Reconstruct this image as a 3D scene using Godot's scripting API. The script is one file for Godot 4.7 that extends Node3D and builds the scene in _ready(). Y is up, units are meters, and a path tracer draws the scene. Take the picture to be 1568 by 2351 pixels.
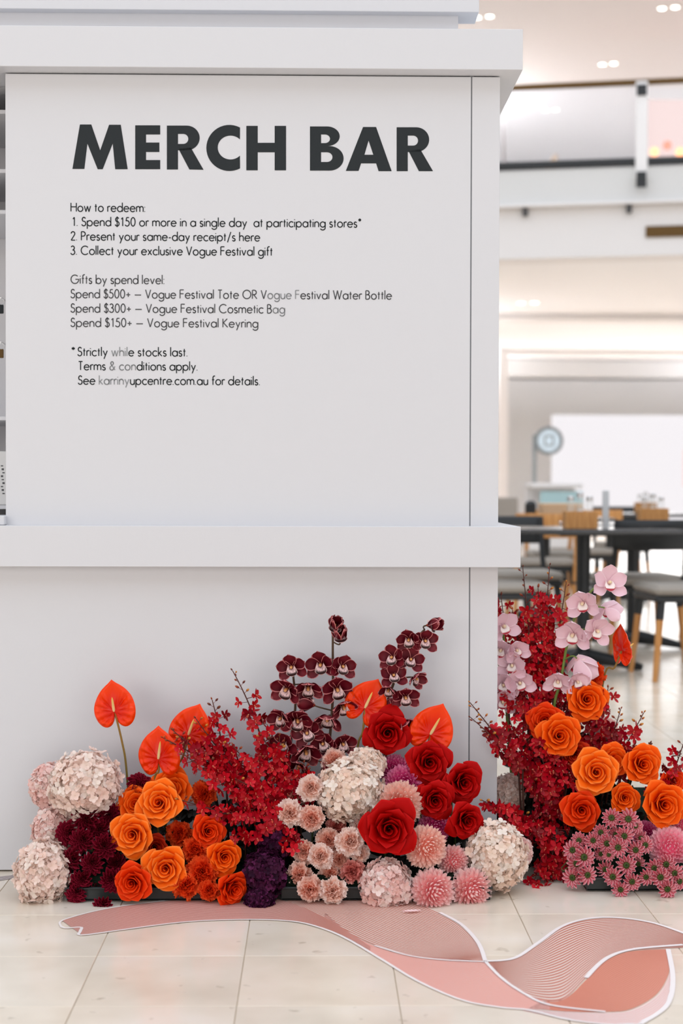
extends Node3D
# A white event kiosk with black lettering in a shopping-centre hall, two beds of red, orange and pink flowers at its foot.
# World: x right, y up, the kiosk front lies in the plane z = 0, the floor at y = 0.

const EYE := Vector3(0, 0.97, 3.83)
const F := 3500.0            # focal length in pixels of the 1568 x 2351 frame
var cam_basis: Basis
var rng := RandomNumberGenerator.new()
var used := {}
var parts_used := {}
var M := {}                  # materials
var pool := {}               # meshes shared between alike pieces


# ------------------------------------------------------------------ mesh building
class MB:
	var v := PackedVector3Array()
	var c := PackedColorArray()
	var ix := PackedInt32Array()
	var tint := Color.WHITE

	func grid(nu: int, nv: int, f: Callable, wrap := false) -> void:
		var b := v.size()
		var w := nu if wrap else nu + 1
		for j in nv + 1:
			for i in w:
				var r: Array = f.call(float(i) / nu, float(j) / nv)
				v.append(r[0])
				c.append(r[1])
		for j in nv:
			for i in nu:
				var i2 := (i + 1) % w
				var a := b + j * w + i
				var d := b + j * w + i2
				var e := a + w
				var g := d + w
				ix.append_array([a, e, d, d, e, g])

	func tri(a: Vector3, b: Vector3, d: Vector3) -> void:
		var k := v.size()
		v.append_array([a, b, d])
		c.append_array([tint, tint, tint])
		ix.append_array([k, k + 1, k + 2])

	func quad(a: Vector3, b: Vector3, d: Vector3, e: Vector3) -> void:
		var k := v.size()
		v.append_array([a, b, d, e])
		c.append_array([tint, tint, tint, tint])
		ix.append_array([k, k + 1, k + 2, k, k + 2, k + 3])

	func face(p: Array, mid: Vector3) -> void:     # flat polygon of 3 or 4 corners turned away from mid
		var n: Vector3 = (p[2] - p[0]).cross(p[1] - p[0])
		if n.dot((p[0] + p[1] + p[2]) / 3.0 - mid) < 0.0:
			p.reverse()
		if p.size() == 3:
			tri(p[0], p[1], p[2])
		else:
			quad(p[0], p[1], p[2], p[3])

	func box(mid: Vector3, size: Vector3, bevel := 0.0, turn := Basis()) -> void:
		var h := size / 2.0
		var bv := minf(bevel, minf(h.x, minf(h.y, h.z)) * 0.9)
		var at := func(k: int, s: Vector3) -> Vector3:
			var p := Vector3(s.x * (h.x - bv), s.y * (h.y - bv), s.z * (h.z - bv))
			p[k] = s[k] * h[k]
			return mid + turn * p
		for k in 3:
			var l := (k + 1) % 3
			var m := (k + 2) % 3
			for sk: float in [-1.0, 1.0]:
				var q := []
				for o: Array in [[-1, -1], [1, -1], [1, 1], [-1, 1]]:
					var s := Vector3()
					s[k] = sk
					s[l] = o[0]
					s[m] = o[1]
					q.append(at.call(k, s))
				face(q, mid)
				if bv > 0.0:
					for sl: float in [-1.0, 1.0]:
						var s1 := Vector3()
						s1[k] = sk
						s1[l] = sl
						s1[m] = -1.0
						var s2 := s1
						s2[m] = 1.0
						face([at.call(k, s1), at.call(k, s2), at.call(l, s2), at.call(l, s1)], mid)
		if bv > 0.0:
			for sx: float in [-1.0, 1.0]:
				for sy: float in [-1.0, 1.0]:
					for sz: float in [-1.0, 1.0]:
						var s := Vector3(sx, sy, sz)
						face([at.call(0, s), at.call(1, s), at.call(2, s)], mid)

	func tube(p: Array, r: Array, sides: int, ca: Color, cb: Color, caps := true) -> void:
		var n := p.size()
		var side := Vector3.RIGHT
		var rings := []
		for k in n:
			var t: Vector3 = (p[mini(k + 1, n - 1)] - p[maxi(k - 1, 0)]).normalized()
			side = side - t * side.dot(t)
			if side.length() < 0.05:
				side = Vector3.FORWARD - t * Vector3.FORWARD.dot(t)
			side = side.normalized()
			rings.append([p[k], side, t.cross(side)])
		var put := func(u: float, w: float) -> Array:
			var k := int(round(w * (n - 1)))
			var a := -u * TAU
			return [rings[k][0] + (rings[k][1] * cos(a) + rings[k][2] * sin(a)) * float(r[k]), ca.lerp(cb, w)]
		grid(sides, n - 1, put, true)
		if caps:
			for e: int in [0, n - 1]:
				var b := v.size()
				v.append(p[e])
				c.append(ca if e == 0 else cb)
				for s in sides:
					var a := -TAU * s / sides
					v.append(rings[e][0] + (rings[e][1] * cos(a) + rings[e][2] * sin(a)) * float(r[e]))
					c.append(ca if e == 0 else cb)
				for s in sides:
					if e == 0:
						ix.append_array([b, b + 1 + s, b + 1 + (s + 1) % sides])
					else:
						ix.append_array([b, b + 1 + (s + 1) % sides, b + 1 + s])

	func lathe(prof: Array, sides: int, cols: Array, axis := Transform3D()) -> void:   # prof: [radius, height]
		var n := prof.size()
		var put := func(u: float, w: float) -> Array:
			var k := int(round(w * (n - 1)))
			var a := u * TAU
			return [axis * Vector3(prof[k][0] * cos(a), prof[k][1], prof[k][0] * sin(a)), cols[mini(k, cols.size() - 1)]]
		grid(sides, n - 1, put, true)

	func add(o: MB, x: Transform3D) -> void:
		var b := v.size()
		for p in o.v:
			v.append(x * p)
		c.append_array(o.c)
		for i in o.ix:
			ix.append(b + i)

	func mesh(mat: Material) -> ArrayMesh:
		var n := PackedVector3Array()
		n.resize(v.size())
		for t in range(0, ix.size(), 3):
			var a := ix[t]
			var b := ix[t + 1]
			var d := ix[t + 2]
			var k := (v[d] - v[a]).cross(v[b] - v[a])
			n[a] += k
			n[b] += k
			n[d] += k
		for i in n.size():
			n[i] = n[i].normalized() if n[i].length_squared() > 0.0 else Vector3.UP
		var arr := []
		arr.resize(Mesh.ARRAY_MAX)
		arr[Mesh.ARRAY_VERTEX] = v
		arr[Mesh.ARRAY_NORMAL] = n
		arr[Mesh.ARRAY_COLOR] = c
		arr[Mesh.ARRAY_INDEX] = ix
		var m := ArrayMesh.new()
		m.add_surface_from_arrays(Mesh.PRIMITIVE_TRIANGLES, arr)
		m.surface_set_material(0, mat)
		return m


func col(r: float, g: float, b: float) -> Color:   # sRGB 0..255 to the linear value that vertex colours hold
	return Color(r / 255.0, g / 255.0, b / 255.0).srgb_to_linear()


# ------------------------------------------------------------------ nodes
func numbered(called: String) -> String:
	used[called] = used.get(called, -1) + 1
	return called if used[called] == 0 else "%s_%03d" % [called, used[called]]


func thing(called: String, label: String, category: String, group := "", x := Transform3D()) -> Node3D:
	var o := Node3D.new()
	o.name = numbered(called)
	o.transform = x
	tag(o, label, category, group)
	add_child(o)
	return o


func tag(o: Node, label: String, category: String, group := "") -> void:
	o.set_meta("label", label)
	o.set_meta("category", category)
	if group:
		o.set_meta("group", group)


func part(parent: Node, called: String, mesh: Mesh, x := Transform3D()) -> MeshInstance3D:
	var o := MeshInstance3D.new()
	var key := "%d %s" % [parent.get_instance_id(), called]
	parts_used[key] = parts_used.get(key, -1) + 1
	o.name = called if parts_used[key] == 0 else "%s_%03d" % [called, parts_used[key]]
	o.mesh = mesh
	o.transform = x
	parent.add_child(o)
	return o


func hub(parent: Node, called: String, x := Transform3D()) -> Node3D:
	var o := Node3D.new()
	var key := "%d %s" % [parent.get_instance_id(), called]
	parts_used[key] = parts_used.get(key, -1) + 1
	o.name = called if parts_used[key] == 0 else "%s_%03d" % [called, parts_used[key]]
	o.transform = x
	parent.add_child(o)
	return o


func struct(called: String, mesh: Mesh, label := "", x := Transform3D()) -> MeshInstance3D:
	var o := MeshInstance3D.new()
	o.name = numbered(called)
	o.mesh = mesh
	o.transform = x
	o.set_meta("kind", "structure")
	if label:
		o.set_meta("label", label)
	add_child(o)
	return o


func boxm(mid: Vector3, size: Vector3, mat: Material, bevel := 0.0) -> ArrayMesh:
	var b := MB.new()
	b.box(mid, size, bevel)
	return b.mesh(mat)


func solo(called: String, mesh: Mesh, label: String, category: String, group := "", x := Transform3D()) -> MeshInstance3D:
	var o := MeshInstance3D.new()
	o.name = numbered(called)
	o.mesh = mesh
	o.transform = x
	tag(o, label, category, group)
	add_child(o)
	return o


# ------------------------------------------------------------------ measuring: where a sight line of the photograph meets a plane
func sight(px: float, py: float) -> Vector3:
	return cam_basis * Vector3((px - 784.0) / F, -(py - 1175.5) / F, -1.0)


func at(px: float, py: float, z := 0.0) -> Vector3:
	var d := sight(px, py)
	return EYE + d * ((z - EYE.z) / d.z)


func on_floor(px: float, py: float, y := 0.0) -> Vector3:
	var d := sight(px, py)
	return EYE + d * ((y - EYE.y) / d.y)


func metres(px: float, z: float) -> float:      # the size of so many pixels at the depth z
	return px * (EYE.z - z) / F


func face_y(dir: Vector3, spin := 0.0) -> Basis:   # +Y of the basis looks along dir
	var y := dir.normalized()
	var x := y.cross(Vector3.FORWARD if absf(y.z) < 0.9 else Vector3.UP).normalized()
	return Basis(x, y, x.cross(y)) * Basis(Vector3.UP, spin)


func face_z(dir: Vector3, roll := 0.0) -> Basis:   # +Z looks along dir, +Y stays as upright as it can
	var z := dir.normalized()
	var x := (Vector3.UP if absf(z.y) < 0.95 else Vector3.BACK).cross(z).normalized()
	return Basis(x, z.cross(x), z) * Basis(Vector3.BACK, roll)


func curve(p: Array, n: int) -> Array:            # Catmull-Rom through the points p
	var out := []
	for k in n + 1:
		var t := float(k) / n * (p.size() - 1)
		var i := mini(int(t), p.size() - 2)
		var a = p[maxi(i - 1, 0)]
		var d = p[mini(i + 2, p.size() - 1)]
		out.append(p[i].cubic_interpolate(p[i + 1], a, d, t - i))
	return out


# ------------------------------------------------------------------ materials
func noise_tex(freq: float, ramp: Array, size := 256, kind := FastNoiseLite.TYPE_SIMPLEX_SMOOTH, octaves := 4, s := 1) -> NoiseTexture2D:
	var n := FastNoiseLite.new()
	n.noise_type = kind
	n.frequency = freq
	n.fractal_octaves = octaves
	n.seed = s
	var t := NoiseTexture2D.new()
	t.width = size
	t.height = size
	t.seamless = true
	t.noise = n
	if ramp.size():
		var g := Gradient.new()
		g.offsets = PackedFloat32Array(ramp.map(func(r): return r[0]))
		g.colors = PackedColorArray(ramp.map(func(r): return r[1]))
		t.color_ramp = g
	return t


func mat(called: String, albedo: Color, rough: float, spec := 0.5, vertex := false) -> StandardMaterial3D:
	var m := StandardMaterial3D.new()
	m.resource_name = called
	m.albedo_color = albedo
	m.roughness = rough
	m.metallic_specular = spec
	m.vertex_color_use_as_albedo = vertex
	M[called] = m
	return m


func glow(called: String, color: Color, energy: float) -> StandardMaterial3D:
	var m := mat(called, Color(0.04, 0.04, 0.04), 0.5)
	m.emission_enabled = true
	m.emission = color
	m.emission_energy_multiplier = energy
	return m


func make_materials() -> void:
	var fine := noise_tex(0.05, [], 256, FastNoiseLite.TYPE_SIMPLEX_SMOOTH, 5, 4)
	var m := mat("white_laminate", Color8(217, 217, 220), 0.42, 0.4)
	m.heightmap_enabled = true
	m.heightmap_texture = fine
	m.heightmap_scale = 0.004
	m.uv1_triplanar = true
	m.uv1_world_triplanar = true
	m.uv1_scale = Vector3(9, 9, 9)
	mat("black_vinyl", Color8(30, 36, 39), 0.55, 0.4)
	mat("grey_vinyl", Color8(84, 84, 86), 0.6, 0.4)
	mat("worn_vinyl", Color8(146, 148, 150), 0.6, 0.4)
	mat("seam", Color8(120, 122, 126), 0.8)
	# petals: one for matt ones, one for the waxy ones, colours at the vertices
	for a: Array in [["petal", 0.55, 0.28, 0.5], ["thin_petal", 0.6, 0.25, 0.75], ["velvet", 0.6, 0.22, 0.3], ["orchid", 0.42, 0.35, 0.35], ["waxy", 0.3, 0.35, 0.12], ["stem", 0.55, 0.4, 0.0]]:
		m = mat(a[0], Color.WHITE, a[1], a[2], true)
		if a[3] > 0.0:
			m.backlight_enabled = true
			m.backlight = Color(a[3], a[3], a[3])
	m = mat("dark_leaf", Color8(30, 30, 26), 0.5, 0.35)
	mat("tray_plastic", Color8(28, 36, 36), 0.35, 0.5)
	m = mat("foam", Color8(22, 32, 24), 0.95, 0.1)
	m.heightmap_enabled = true
	m.heightmap_texture = fine
	m.heightmap_scale = 0.15
	m.uv1_triplanar = true
	m.uv1_scale = Vector3(12, 12, 12)
	# the floor: polished cream tiles, clouded, with small scuffs
	var cloud := noise_tex(0.006, [[0.0, Color8(224, 211, 193)], [0.45, Color8(236, 224, 207)], [0.7, Color8(240, 229, 214)], [1.0, Color8(243, 234, 222)]], 512, FastNoiseLite.TYPE_SIMPLEX_SMOOTH, 4, 9)
	var scuff := noise_tex(0.03, [[0.0, Color8(160, 144, 124, 150)], [0.13, Color8(190, 175, 155, 70)], [0.2, Color8(255, 255, 255, 0)], [1.0, Color8(255, 255, 255, 0)]], 512, FastNoiseLite.TYPE_SIMPLEX_SMOOTH, 3, 21)
	for k in 3:
		m = mat("tile_%d" % k, [Color8(255, 255, 255), Color8(251, 250, 249), Color8(255, 253, 251)][k], 0.17, 0.5)
		m.albedo_texture = cloud
		m.detail_enabled = true
		m.detail_albedo = scuff
		m.uv1_triplanar = true
		m.uv1_world_triplanar = true
		m.uv1_scale = Vector3(0.9, 0.9, 0.9)
		m.uv1_offset = Vector3(0.31 * k, 0.0, 0.17 * k)
		m.detail_uv_layer = BaseMaterial3D.DETAIL_UV_1
	mat("grout", Color8(188, 172, 152), 0.8, 0.2)
	# floor beyond the tiles that can be told apart: the same tiles as a repeating print
	var im := Image.create(128, 128, false, Image.FORMAT_RGB8)
	im.fill(Color8(234, 222, 206))
	im.fill_rect(Rect2i(0, 0, 128, 1), Color8(196, 180, 160))
	im.fill_rect(Rect2i(0, 0, 1, 128), Color8(196, 180, 160))
	m = mat("far_tiles", Color.WHITE, 0.2, 0.5)
	m.albedo_texture = ImageTexture.create_from_image(im)
	m.uv1_triplanar = true
	m.uv1_world_triplanar = true
	m.uv1_scale = Vector3(1.0 / 0.304, 1.0 / 0.304, 1.0 / 0.304)
	m.uv1_offset = Vector3(0.48, 0.0, 0.717)
	m = mat("decal", Color.WHITE, 0.4, 0.4, true)
	# the hall
	mat("peach_paint", Color8(248, 240, 232), 0.8, 0.2)
	mat("white_paint", Color8(236, 232, 230), 0.7, 0.3)
	mat("grey_paint", Color8(222, 221, 219), 0.7, 0.3)
	mat("pale_paint", Color8(246, 243, 242), 0.6, 0.3)
	mat("black_metal", Color8(30, 33, 36), 0.4, 0.5)
	mat("table_black", Color8(32, 34, 37), 0.2, 0.6)
	mat("brown_metal", Color8(104, 78, 42), 0.6, 0.3)
	m = mat("glass", Color(1, 1, 1, 0.12), 0.02, 0.5)
	m.transparency = BaseMaterial3D.TRANSPARENCY_ALPHA
	m = mat("clear_glass", Color(0.93, 0.96, 0.95, 0.15), 0.03, 0.5)
	m.transparency = BaseMaterial3D.TRANSPARENCY_ALPHA
	m = mat("chrome", Color8(214, 214, 214), 0.2)
	m.metallic = 0.9
	m = mat("timber", Color.WHITE, 0.5, 0.4)
	m.albedo_texture = noise_tex(0.02, [[0.0, Color8(176, 116, 62)], [0.5, Color8(205, 146, 86)], [1.0, Color8(222, 168, 108)]], 256, FastNoiseLite.TYPE_SIMPLEX_SMOOTH, 4, 6)
	m.uv1_triplanar = true
	m.uv1_scale = Vector3(9, 0.8, 9)
	m = mat("seat_fabric", Color8(164, 156, 147), 0.9, 0.15)
	m.heightmap_enabled = true
	m.heightmap_texture = fine
	m.heightmap_scale = 0.08
	m.uv1_triplanar = true
	m.uv1_scale = Vector3(14, 14, 14)
	mat("pale_blue", Color8(176, 208, 212), 0.3)
	mat("tan_board", Color8(226, 186, 146), 0.6)
	mat("card", Color8(205, 208, 210), 0.5)
	mat("sign_metal", Color8(140, 150, 156), 0.5)
	glow("lamp_glow", Color(1.0, 0.97, 0.92), 6.0)
	glow("red_glow", Color(1.0, 0.28, 0.12), 3.0)
	glow("amber_glow", Color(1.0, 0.62, 0.35), 3.0)
	glow("screen_glow", Color(1.0, 0.985, 1.0), 0.76)
	glow("pink_glow", Color(1.0, 0.86, 0.84), 0.8)
	glow("sign_glow", Color(0.9, 0.96, 1.0), 0.75)


# ------------------------------------------------------------------ lettering
# One-line letters: width, then strokes: "l" a polyline, "a" an arc (centre, radii, from, to in degrees). Unit: the height of a capital.
var GLYPHS := {
	"a": [0.62, ["a", 0.31, 0.31, 0.31, 0.31, 0, 360], ["l", 0.62, 0.62, 0.62, 0]],
	"b": [0.62, ["a", 0.31, 0.31, 0.31, 0.31, 0, 360], ["l", 0, 1.06, 0, 0]],
	"c": [0.5, ["a", 0.31, 0.31, 0.31, 0.31, 48, 312]],
	"d": [0.62, ["a", 0.31, 0.31, 0.31, 0.31, 0, 360], ["l", 0.62, 1.06, 0.62, 0]],
	"e": [0.6, ["a", 0.31, 0.31, 0.31, 0.31, 4, 318], ["l", 0.02, 0.33, 0.61, 0.33]],
	"f": [0.26, ["l", 0.11, 0, 0.11, 0.85], ["a", 0.29, 0.85, 0.18, 0.19, 180, 75], ["l", -0.02, 0.6, 0.27, 0.6]],
	"g": [0.62, ["a", 0.31, 0.31, 0.31, 0.31, 0, 360], ["l", 0.62, 0.62, 0.62, -0.08], ["a", 0.31, -0.08, 0.31, 0.25, 0, -152]],
	"h": [0.48, ["l", 0, 1.06, 0, 0], ["a", 0.24, 0.38, 0.24, 0.24, 180, 0], ["l", 0.48, 0.38, 0.48, 0]],
	"i": [0.02, ["l", 0, 0.62, 0, 0], ["l", 0, 0.9, 0, 0.82]],
	"k": [0.42, ["l", 0, 1.06, 0, 0], ["l", 0.38, 0.62, 0.02, 0.28], ["l", 0.1, 0.36, 0.43, 0]],
	"l": [0.02, ["l", 0, 1.06, 0, 0]],
	"m": [0.84, ["l", 0, 0.62, 0, 0], ["a", 0.21, 0.41, 0.21, 0.21, 180, 0], ["l", 0.42, 0.41, 0.42, 0], ["a", 0.63, 0.41, 0.21, 0.21, 180, 0], ["l", 0.84, 0.41, 0.84, 0]],
	"n": [0.48, ["l", 0, 0.62, 0, 0], ["a", 0.24, 0.38, 0.24, 0.24, 180, 0], ["l", 0.48, 0.38, 0.48, 0]],
	"o": [0.62, ["a", 0.31, 0.31, 0.31, 0.31, 0, 360]],
	"p": [0.62, ["a", 0.31, 0.31, 0.31, 0.31, 0, 360], ["l", 0, 0.62, 0, -0.34]],
	"r": [0.24, ["l", 0, 0.62, 0, 0], ["a", 0.2, 0.42, 0.2, 0.2, 180, 62]],
	"s": [0.34, ["a", 0.17, 0.465, 0.15, 0.155, 35, 270], ["a", 0.17, 0.155, 0.17, 0.155, 90, -150]],
	"t": [0.24, ["l", 0.11, 0.86, 0.11, 0], ["l", -0.02, 0.6, 0.25, 0.6]],
	"u": [0.48, ["l", 0, 0.62, 0, 0.24], ["a", 0.24, 0.24, 0.24, 0.24, 180, 360], ["l", 0.48, 0.62, 0.48, 0]],
	"v": [0.5, ["l", 0, 0.62, 0.25, 0, 0.5, 0.62]],
	"w": [0.78, ["l", 0, 0.62, 0.2, 0, 0.39, 0.6, 0.58, 0, 0.78, 0.62]],
	"x": [0.46, ["l", 0, 0.62, 0.46, 0], ["l", 0.46, 0.62, 0, 0]],
	"y": [0.5, ["l", 0, 0.62, 0.26, 0.06], ["l", 0.5, 0.62, 0.1, -0.34]],
	"B": [0.5, ["l", 0, 0, 0, 1, 0.2, 1], ["a", 0.2, 0.77, 0.22, 0.23, 90, -90], ["l", 0, 0.54, 0.22, 0.54], ["a", 0.22, 0.27, 0.27, 0.27, 90, -90], ["l", 0.22, 0, 0, 0]],
	"C": [0.86, ["a", 0.5, 0.5, 0.5, 0.5, 48, 312]],
	"F": [0.46, ["l", 0, 0, 0, 1, 0.46, 1], ["l", 0, 0.55, 0.44, 0.55]],
	"G": [0.98, ["a", 0.5, 0.5, 0.5, 0.5, 48, 360], ["l", 1.0, 0.5, 0.56, 0.5]],
	"H": [0.68, ["l", 0, 0, 0, 1], ["l", 0.68, 0, 0.68, 1], ["l", 0, 0.54, 0.68, 0.54]],
	"K": [0.56, ["l", 0, 0, 0, 1], ["l", 0.52, 1, 0.02, 0.5], ["l", 0.06, 0.54, 0.58, 0]],
	"O": [1.0, ["a", 0.5, 0.5, 0.5, 0.5, 0, 360]],
	"P": [0.5, ["l", 0, 0, 0, 1, 0.22, 1], ["a", 0.22, 0.74, 0.27, 0.26, 90, -90], ["l", 0.22, 0.48, 0, 0.48]],
	"R": [0.54, ["l", 0, 0, 0, 1, 0.22, 1], ["a", 0.22, 0.74, 0.27, 0.26, 90, -90], ["l", 0.22, 0.48, 0, 0.48], ["l", 0.16, 0.48, 0.56, 0]],
	"S": [0.46, ["a", 0.24, 0.76, 0.2, 0.24, 30, 255], ["a", 0.22, 0.27, 0.25, 0.27, 82, -155]],
	"T": [0.5, ["l", 0, 1, 0.5, 1], ["l", 0.25, 1, 0.25, 0]],
	"V": [0.64, ["l", 0, 1, 0.32, 0, 0.64, 1]],
	"W": [1.02, ["l", 0, 1, 0.26, 0, 0.51, 0.98, 0.76, 0, 1.02, 1]],
	"0": [0.52, ["a", 0.26, 0.5, 0.26, 0.5, 0, 360]],
	"1": [0.4, ["l", 0.08, 0.8, 0.26, 1, 0.26, 0]],
	"2": [0.5, ["a", 0.25, 0.76, 0.23, 0.24, 170, -20], ["l", 0.47, 0.67, 0.02, 0, 0.52, 0]],
	"3": [0.48, ["a", 0.22, 0.77, 0.2, 0.23, 150, -90], ["a", 0.22, 0.27, 0.26, 0.27, 90, -155]],
	"5": [0.48, ["l", 0.44, 1, 0.14, 1, 0.07, 0.58], ["a", 0.2, 0.32, 0.28, 0.32, 110, -145]],
	".": [0.04, ["l", 0, 0.07, 0, 0]],
	":": [0.04, ["l", 0, 0.07, 0, 0], ["l", 0, 0.58, 0, 0.51]],
	"/": [0.42, ["l", 0, -0.16, 0.42, 1.06]],
	"-": [0.26, ["l", 0, 0.34, 0.26, 0.34]],
	"_": [0.8, ["l", 0, 0.37, 0.8, 0.37]],
	"+": [0.5, ["l", 0, 0.4, 0.5, 0.4], ["l", 0.25, 0.65, 0.25, 0.15]],
	"*": [0.34, ["l", 0.17, 1.04, 0.17, 0.68], ["l", 0.01, 0.93, 0.33, 0.79], ["l", 0.33, 0.93, 0.01, 0.79]],
	"$": [0.46, ["a", 0.24, 0.76, 0.2, 0.24, 30, 255], ["a", 0.22, 0.27, 0.25, 0.27, 82, -155], ["l", 0.23, 1.12, 0.23, -0.12]],
	"&": [0.66, ["l", 0.66, 0.02, 0.16, 0.7], ["a", 0.3, 0.8, 0.16, 0.19, 215, -40], ["l", 0.42, 0.68, 0.12, 0.42], ["a", 0.26, 0.24, 0.24, 0.24, 130, 340], ["l", 0.48, 0.15, 0.66, 0.44]],
}


func stroke_line(b: MB, p: Array, w: float) -> void:
	for k in p.size() - 1:
		var d: Vector3 = (p[k + 1] - p[k]).normalized()
		var n := Vector3(-d.y, d.x, 0) * w / 2.0
		var e := d * w * 0.25 if p.size() > 3 else Vector3.ZERO
		b.quad(p[k] + n - e, p[k + 1] + n + e, p[k + 1] - n + e, p[k] - n - e)


func text_line(panel: Node3D, said: String, x0: float, x1: float, base: float, ink: String, worn := "", lead := 0.0) -> void:
	# worn: letters of the line whose film is rubbed thin, given as the part of the line between two bars
	var unit := metres(19.5, 0.0)
	var lengths := 0.0
	for ch in said:
		lengths += 0.36 if ch == " " else float(GLYPHS[ch][0]) + 0.2
	lengths -= 0.2
	var from := at(x0, base)
	var across := (at(x1, base).x - from.x) / lengths
	var start := said.rfind(worn) if worn else -1
	var films := [MB.new(), MB.new()]
	var x := 0.0
	var n := 0
	for ch in said:
		var b: MB = films[1 if start >= 0 and n >= start and n < start + worn.length() else 0]
		n += 1
		if ch == " ":
			x += 0.36
			continue
		for s: Array in GLYPHS[ch].slice(1):
			var p := []
			if s[0] == "l":
				for k in range(1, s.size(), 2):
					p.append(from + Vector3((x + s[k]) * across, s[k + 1] * unit, 0.0006))
			else:
				var steps := maxi(6, int(absf(s[6] - s[5]) / 20.0))
				for k in steps + 1:
					var a := deg_to_rad(lerpf(s[5], s[6], float(k) / steps))
					p.append(from + Vector3((x + s[1] + s[3] * cos(a)) * across, (s[2] + s[4] * sin(a)) * unit, 0.0006))
			stroke_line(b, p, 0.0026)
		x += float(GLYPHS[ch][0]) + 0.2
	var line := part(panel, "text_line", films[0].mesh(M[ink]))
	line.set_meta("label", "printed line reading " + said.replace("_", "-").strip_edges())
	if films[1].v.size():
		part(panel, "worn_lettering", films[1].mesh(M.worn_vinyl)).set_meta("label", "rubbed paler letters of the line")


func big_letter(panel: Node3D, shapes: Array) -> void:
	# each shape: a polygon [x, y, ...] or a ring ["ring", outer cx, cy, rx, ry, from, to, inner cx, cy, rx, ry, from, to] in the units of the lettering, 1.568 to a pixel
	var b := MB.new()
	var put := func(x: float, y: float) -> Vector3: return at(100.0 + x / 1.568, 240.0 + y / 1.568) + Vector3(0, 0, 0.0006)
	for s: Array in shapes:
		if s[0] is String:
			for k in 28:
				var q := []
				for e: Array in [[0, k], [0, k + 1], [6, k + 1], [6, k]]:
					var o: int = e[0]
					var a := deg_to_rad(lerpf(s[o + 5], s[o + 6], e[1] / 28.0))
					q.append(put.call(s[o + 1] + s[o + 3] * cos(a), s[o + 2] - s[o + 4] * sin(a)))
				b.face(q, Vector3(0, 1, -5))
		else:
			var flat := PackedVector2Array()
			for k in range(0, s.size(), 2):
				flat.append(Vector2(s[k], s[k + 1]))
			var t := Geometry2D.triangulate_polygon(flat)
			for k in range(0, t.size(), 3):
				b.face([put.call(flat[t[k]].x, flat[t[k]].y), put.call(flat[t[k + 1]].x, flat[t[k + 1]].y), put.call(flat[t[k + 2]].x, flat[t[k + 2]].y)], Vector3(0, 1, -5))
	part(panel, "letter", b.mesh(M.black_vinyl))


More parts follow.
